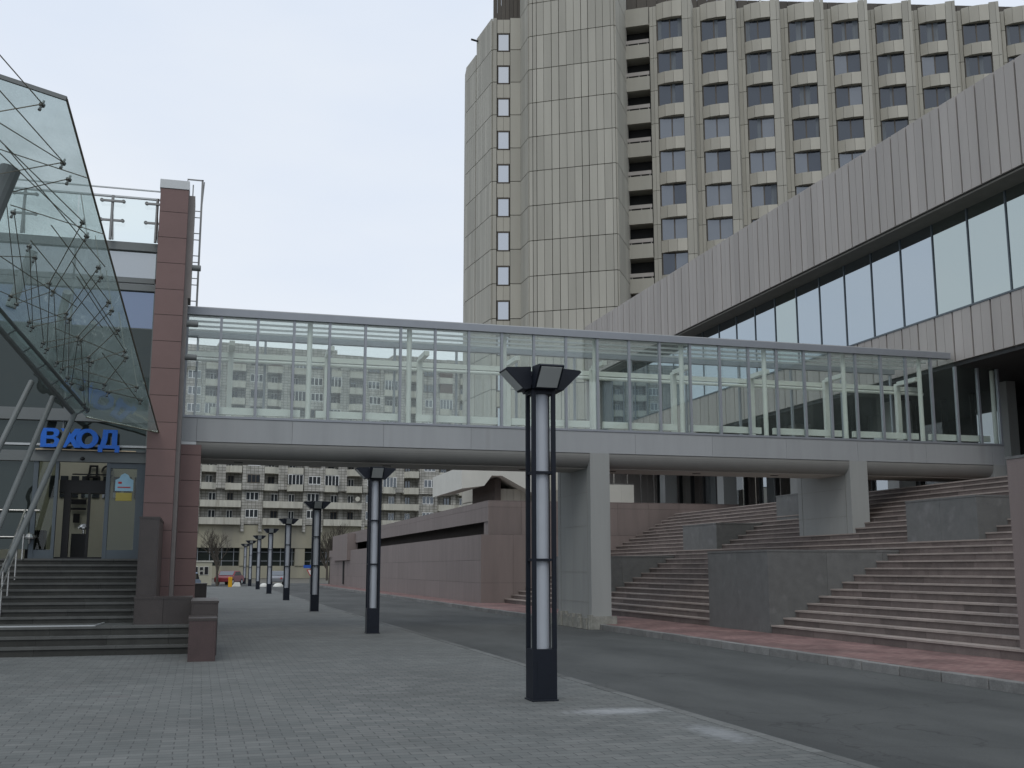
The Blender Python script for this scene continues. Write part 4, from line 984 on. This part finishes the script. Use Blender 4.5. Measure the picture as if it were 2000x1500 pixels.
def car(x, y, rz, m, label):
    e = empty('parked_car', (x, y, -.03), label, 'car', 'parked cars'); Wd = .82
    def tr(px, py, pz): c, s = math.cos(rz), math.sin(rz); return Vector((x+px*c-py*s, y+px*s+py*c, pz-.03))
    body = [(-2.0, .3), (-2.02, .72), (-1.75, .86), (-1.05, .92), (-.55, 1.36), (.75, 1.38), (1.35, .95), (1.9, .86), (2.0, .6), (1.98, .3)]
    MB().prism([tr(a, -Wd, b) for a, b in body], tr(0, Wd, 0)-tr(0, -Wd, 0)).build('body', m, e, bevel=.06)
    for p0, p1 in (((-1.02, .95), (-.58, 1.33)), ((.79, 1.34), (1.31, .98))):
        sg_ = -1 if p0[0] < 0 else 1
        MB().prism([tr(p0[0]+sg_*.012, -Wd*.86, p0[1]+.008), tr(p0[0]+sg_*.012, Wd*.86, p0[1]+.008), tr(p1[0]+sg_*.012, Wd*.86, p1[1]+.008), tr(p1[0]+sg_*.012, -Wd*.86, p1[1]+.008)], tr(sg_*.01, 0, .008)-tr(0, 0, 0)).build('windscreen', 'car_glass', e)
    for yy_ in (-.6, .6):
        for xx_ in (-2.03, 2.0): MB().tube(tr(xx_-.02, yy_, .66), tr(xx_+.03, yy_, .66), .09, n=10).build('headlight' if xx_ > 0 else 'tail_light', 'lens' if xx_ > 0 else 'sign_red', e)
    for s in (-1, 1):
        g = [(-.92, .93), (-.50, 1.28), (.68, 1.30), (1.15, .95)]
        q = MB().prism([tr(a, s*(Wd+.004), b) for a, b in g], tr(0, s*.004, 0)-tr(0, 0, 0)); q.build('side_window', 'car_glass', e)
        for wx in (-1.25, 1.25):
            wo = MB().tube(tr(wx, s*(Wd-.18), .31), tr(wx, s*(Wd+.02), .31), .31, n=20).build('wheel', 'tyre', e)
            MB().tube(tr(wx, s*(Wd+.021), .31), tr(wx, s*(Wd+.03), .31), .18, n=14).build('rim', 'alu_light', wo)
    return e
car(3.0, 115, R(68), 'car_red', 'red parked car behind the bare tree at the far end of the paving')
car(7.65, 114.5, R(80), 'car_silver', 'silver parked car seen between two of the far column lamps')
car(-.95, 75, R(80), 'car_blue', 'pale blue car in front of the kiosk, partly behind the red pillar')

yp = MB(); yp.box(2.52, 2.85, 99.8, 100.1, 0, .86); yp.box(2.56, 2.81, 99.78, 99.799, .6, .8)
tag(yp.build('yellow_post', 'yellow', bevel=.03), 'squat yellow post on the paving beside the red car', 'post')
for i, (x, y, r_, lab) in enumerate(((3.3, 103, .38, 'white painted block right of the yellow post'), (5.6, 101, .38, 'left of two white domed blocks at the road end'), (6.85, 101, .45, 'right one of two white domed blocks at the road end'))):
    if i == 0: MB_ = MB().prism([(x-r_, y, 0), (x+r_, y, 0), (x+r_*.8, y, .36), (x-r_*.3, y, .36)], (0, .5, 0))
    else: MB_ = MB().lathe((x, y, -.03), [(r_, 0), (r_*.95, .12), (r_*.7, .26), (r_*.3, .33), (.02, .34)])
    tag(MB_.build('road_block', 'white_rock'), lab, 'road block', 'white blocks closing the paving')
sg2 = empty('road_sign', (8.75, 92, 0), 'blue plate and white give way triangle on one post beside the third lamp', 'road sign')
MB().tube((8.75, 92, -.03), (8.75, 92, 2.3), .03).build('post', 'tube_grey', sg2)
box(8.2, 8.8, 91.93, 91.97, 1.62, 1.86).build('plate', 'sign_blue', sg2)
tz = MB().prism([(8.45, 91.92, 1.5), (9.1, 91.92, 1.5), (8.775, 91.92, .94)], (0, .02, 0)); tzo = tz.build('triangle', 'sign_red', sg2)
MB().prism([(8.55, 91.91, 1.45), (9.0, 91.91, 1.45), (8.775, 91.91, 1.05)], (0, .008, 0)).build('triangle_face', 'sign_white', tzo)
tag(MB().lathe((7.35, 21.6, -.03), [(.36, 0), (.36, .006), (.33, .009)], 28).build('manhole_cover', 'rust'), 'rust brown manhole cover in the road right of the nearest lamp', 'manhole cover', 'manhole covers in the road')
tag(MB().lathe((5.75, 19.0, -.03), [(.36, 0), (.36, .006), (.33, .009)], 28).build('manhole_cover', 'rust'), 'rust brown manhole cover at the kerb, partly behind the nearest lamp', 'manhole cover', 'manhole covers in the road')
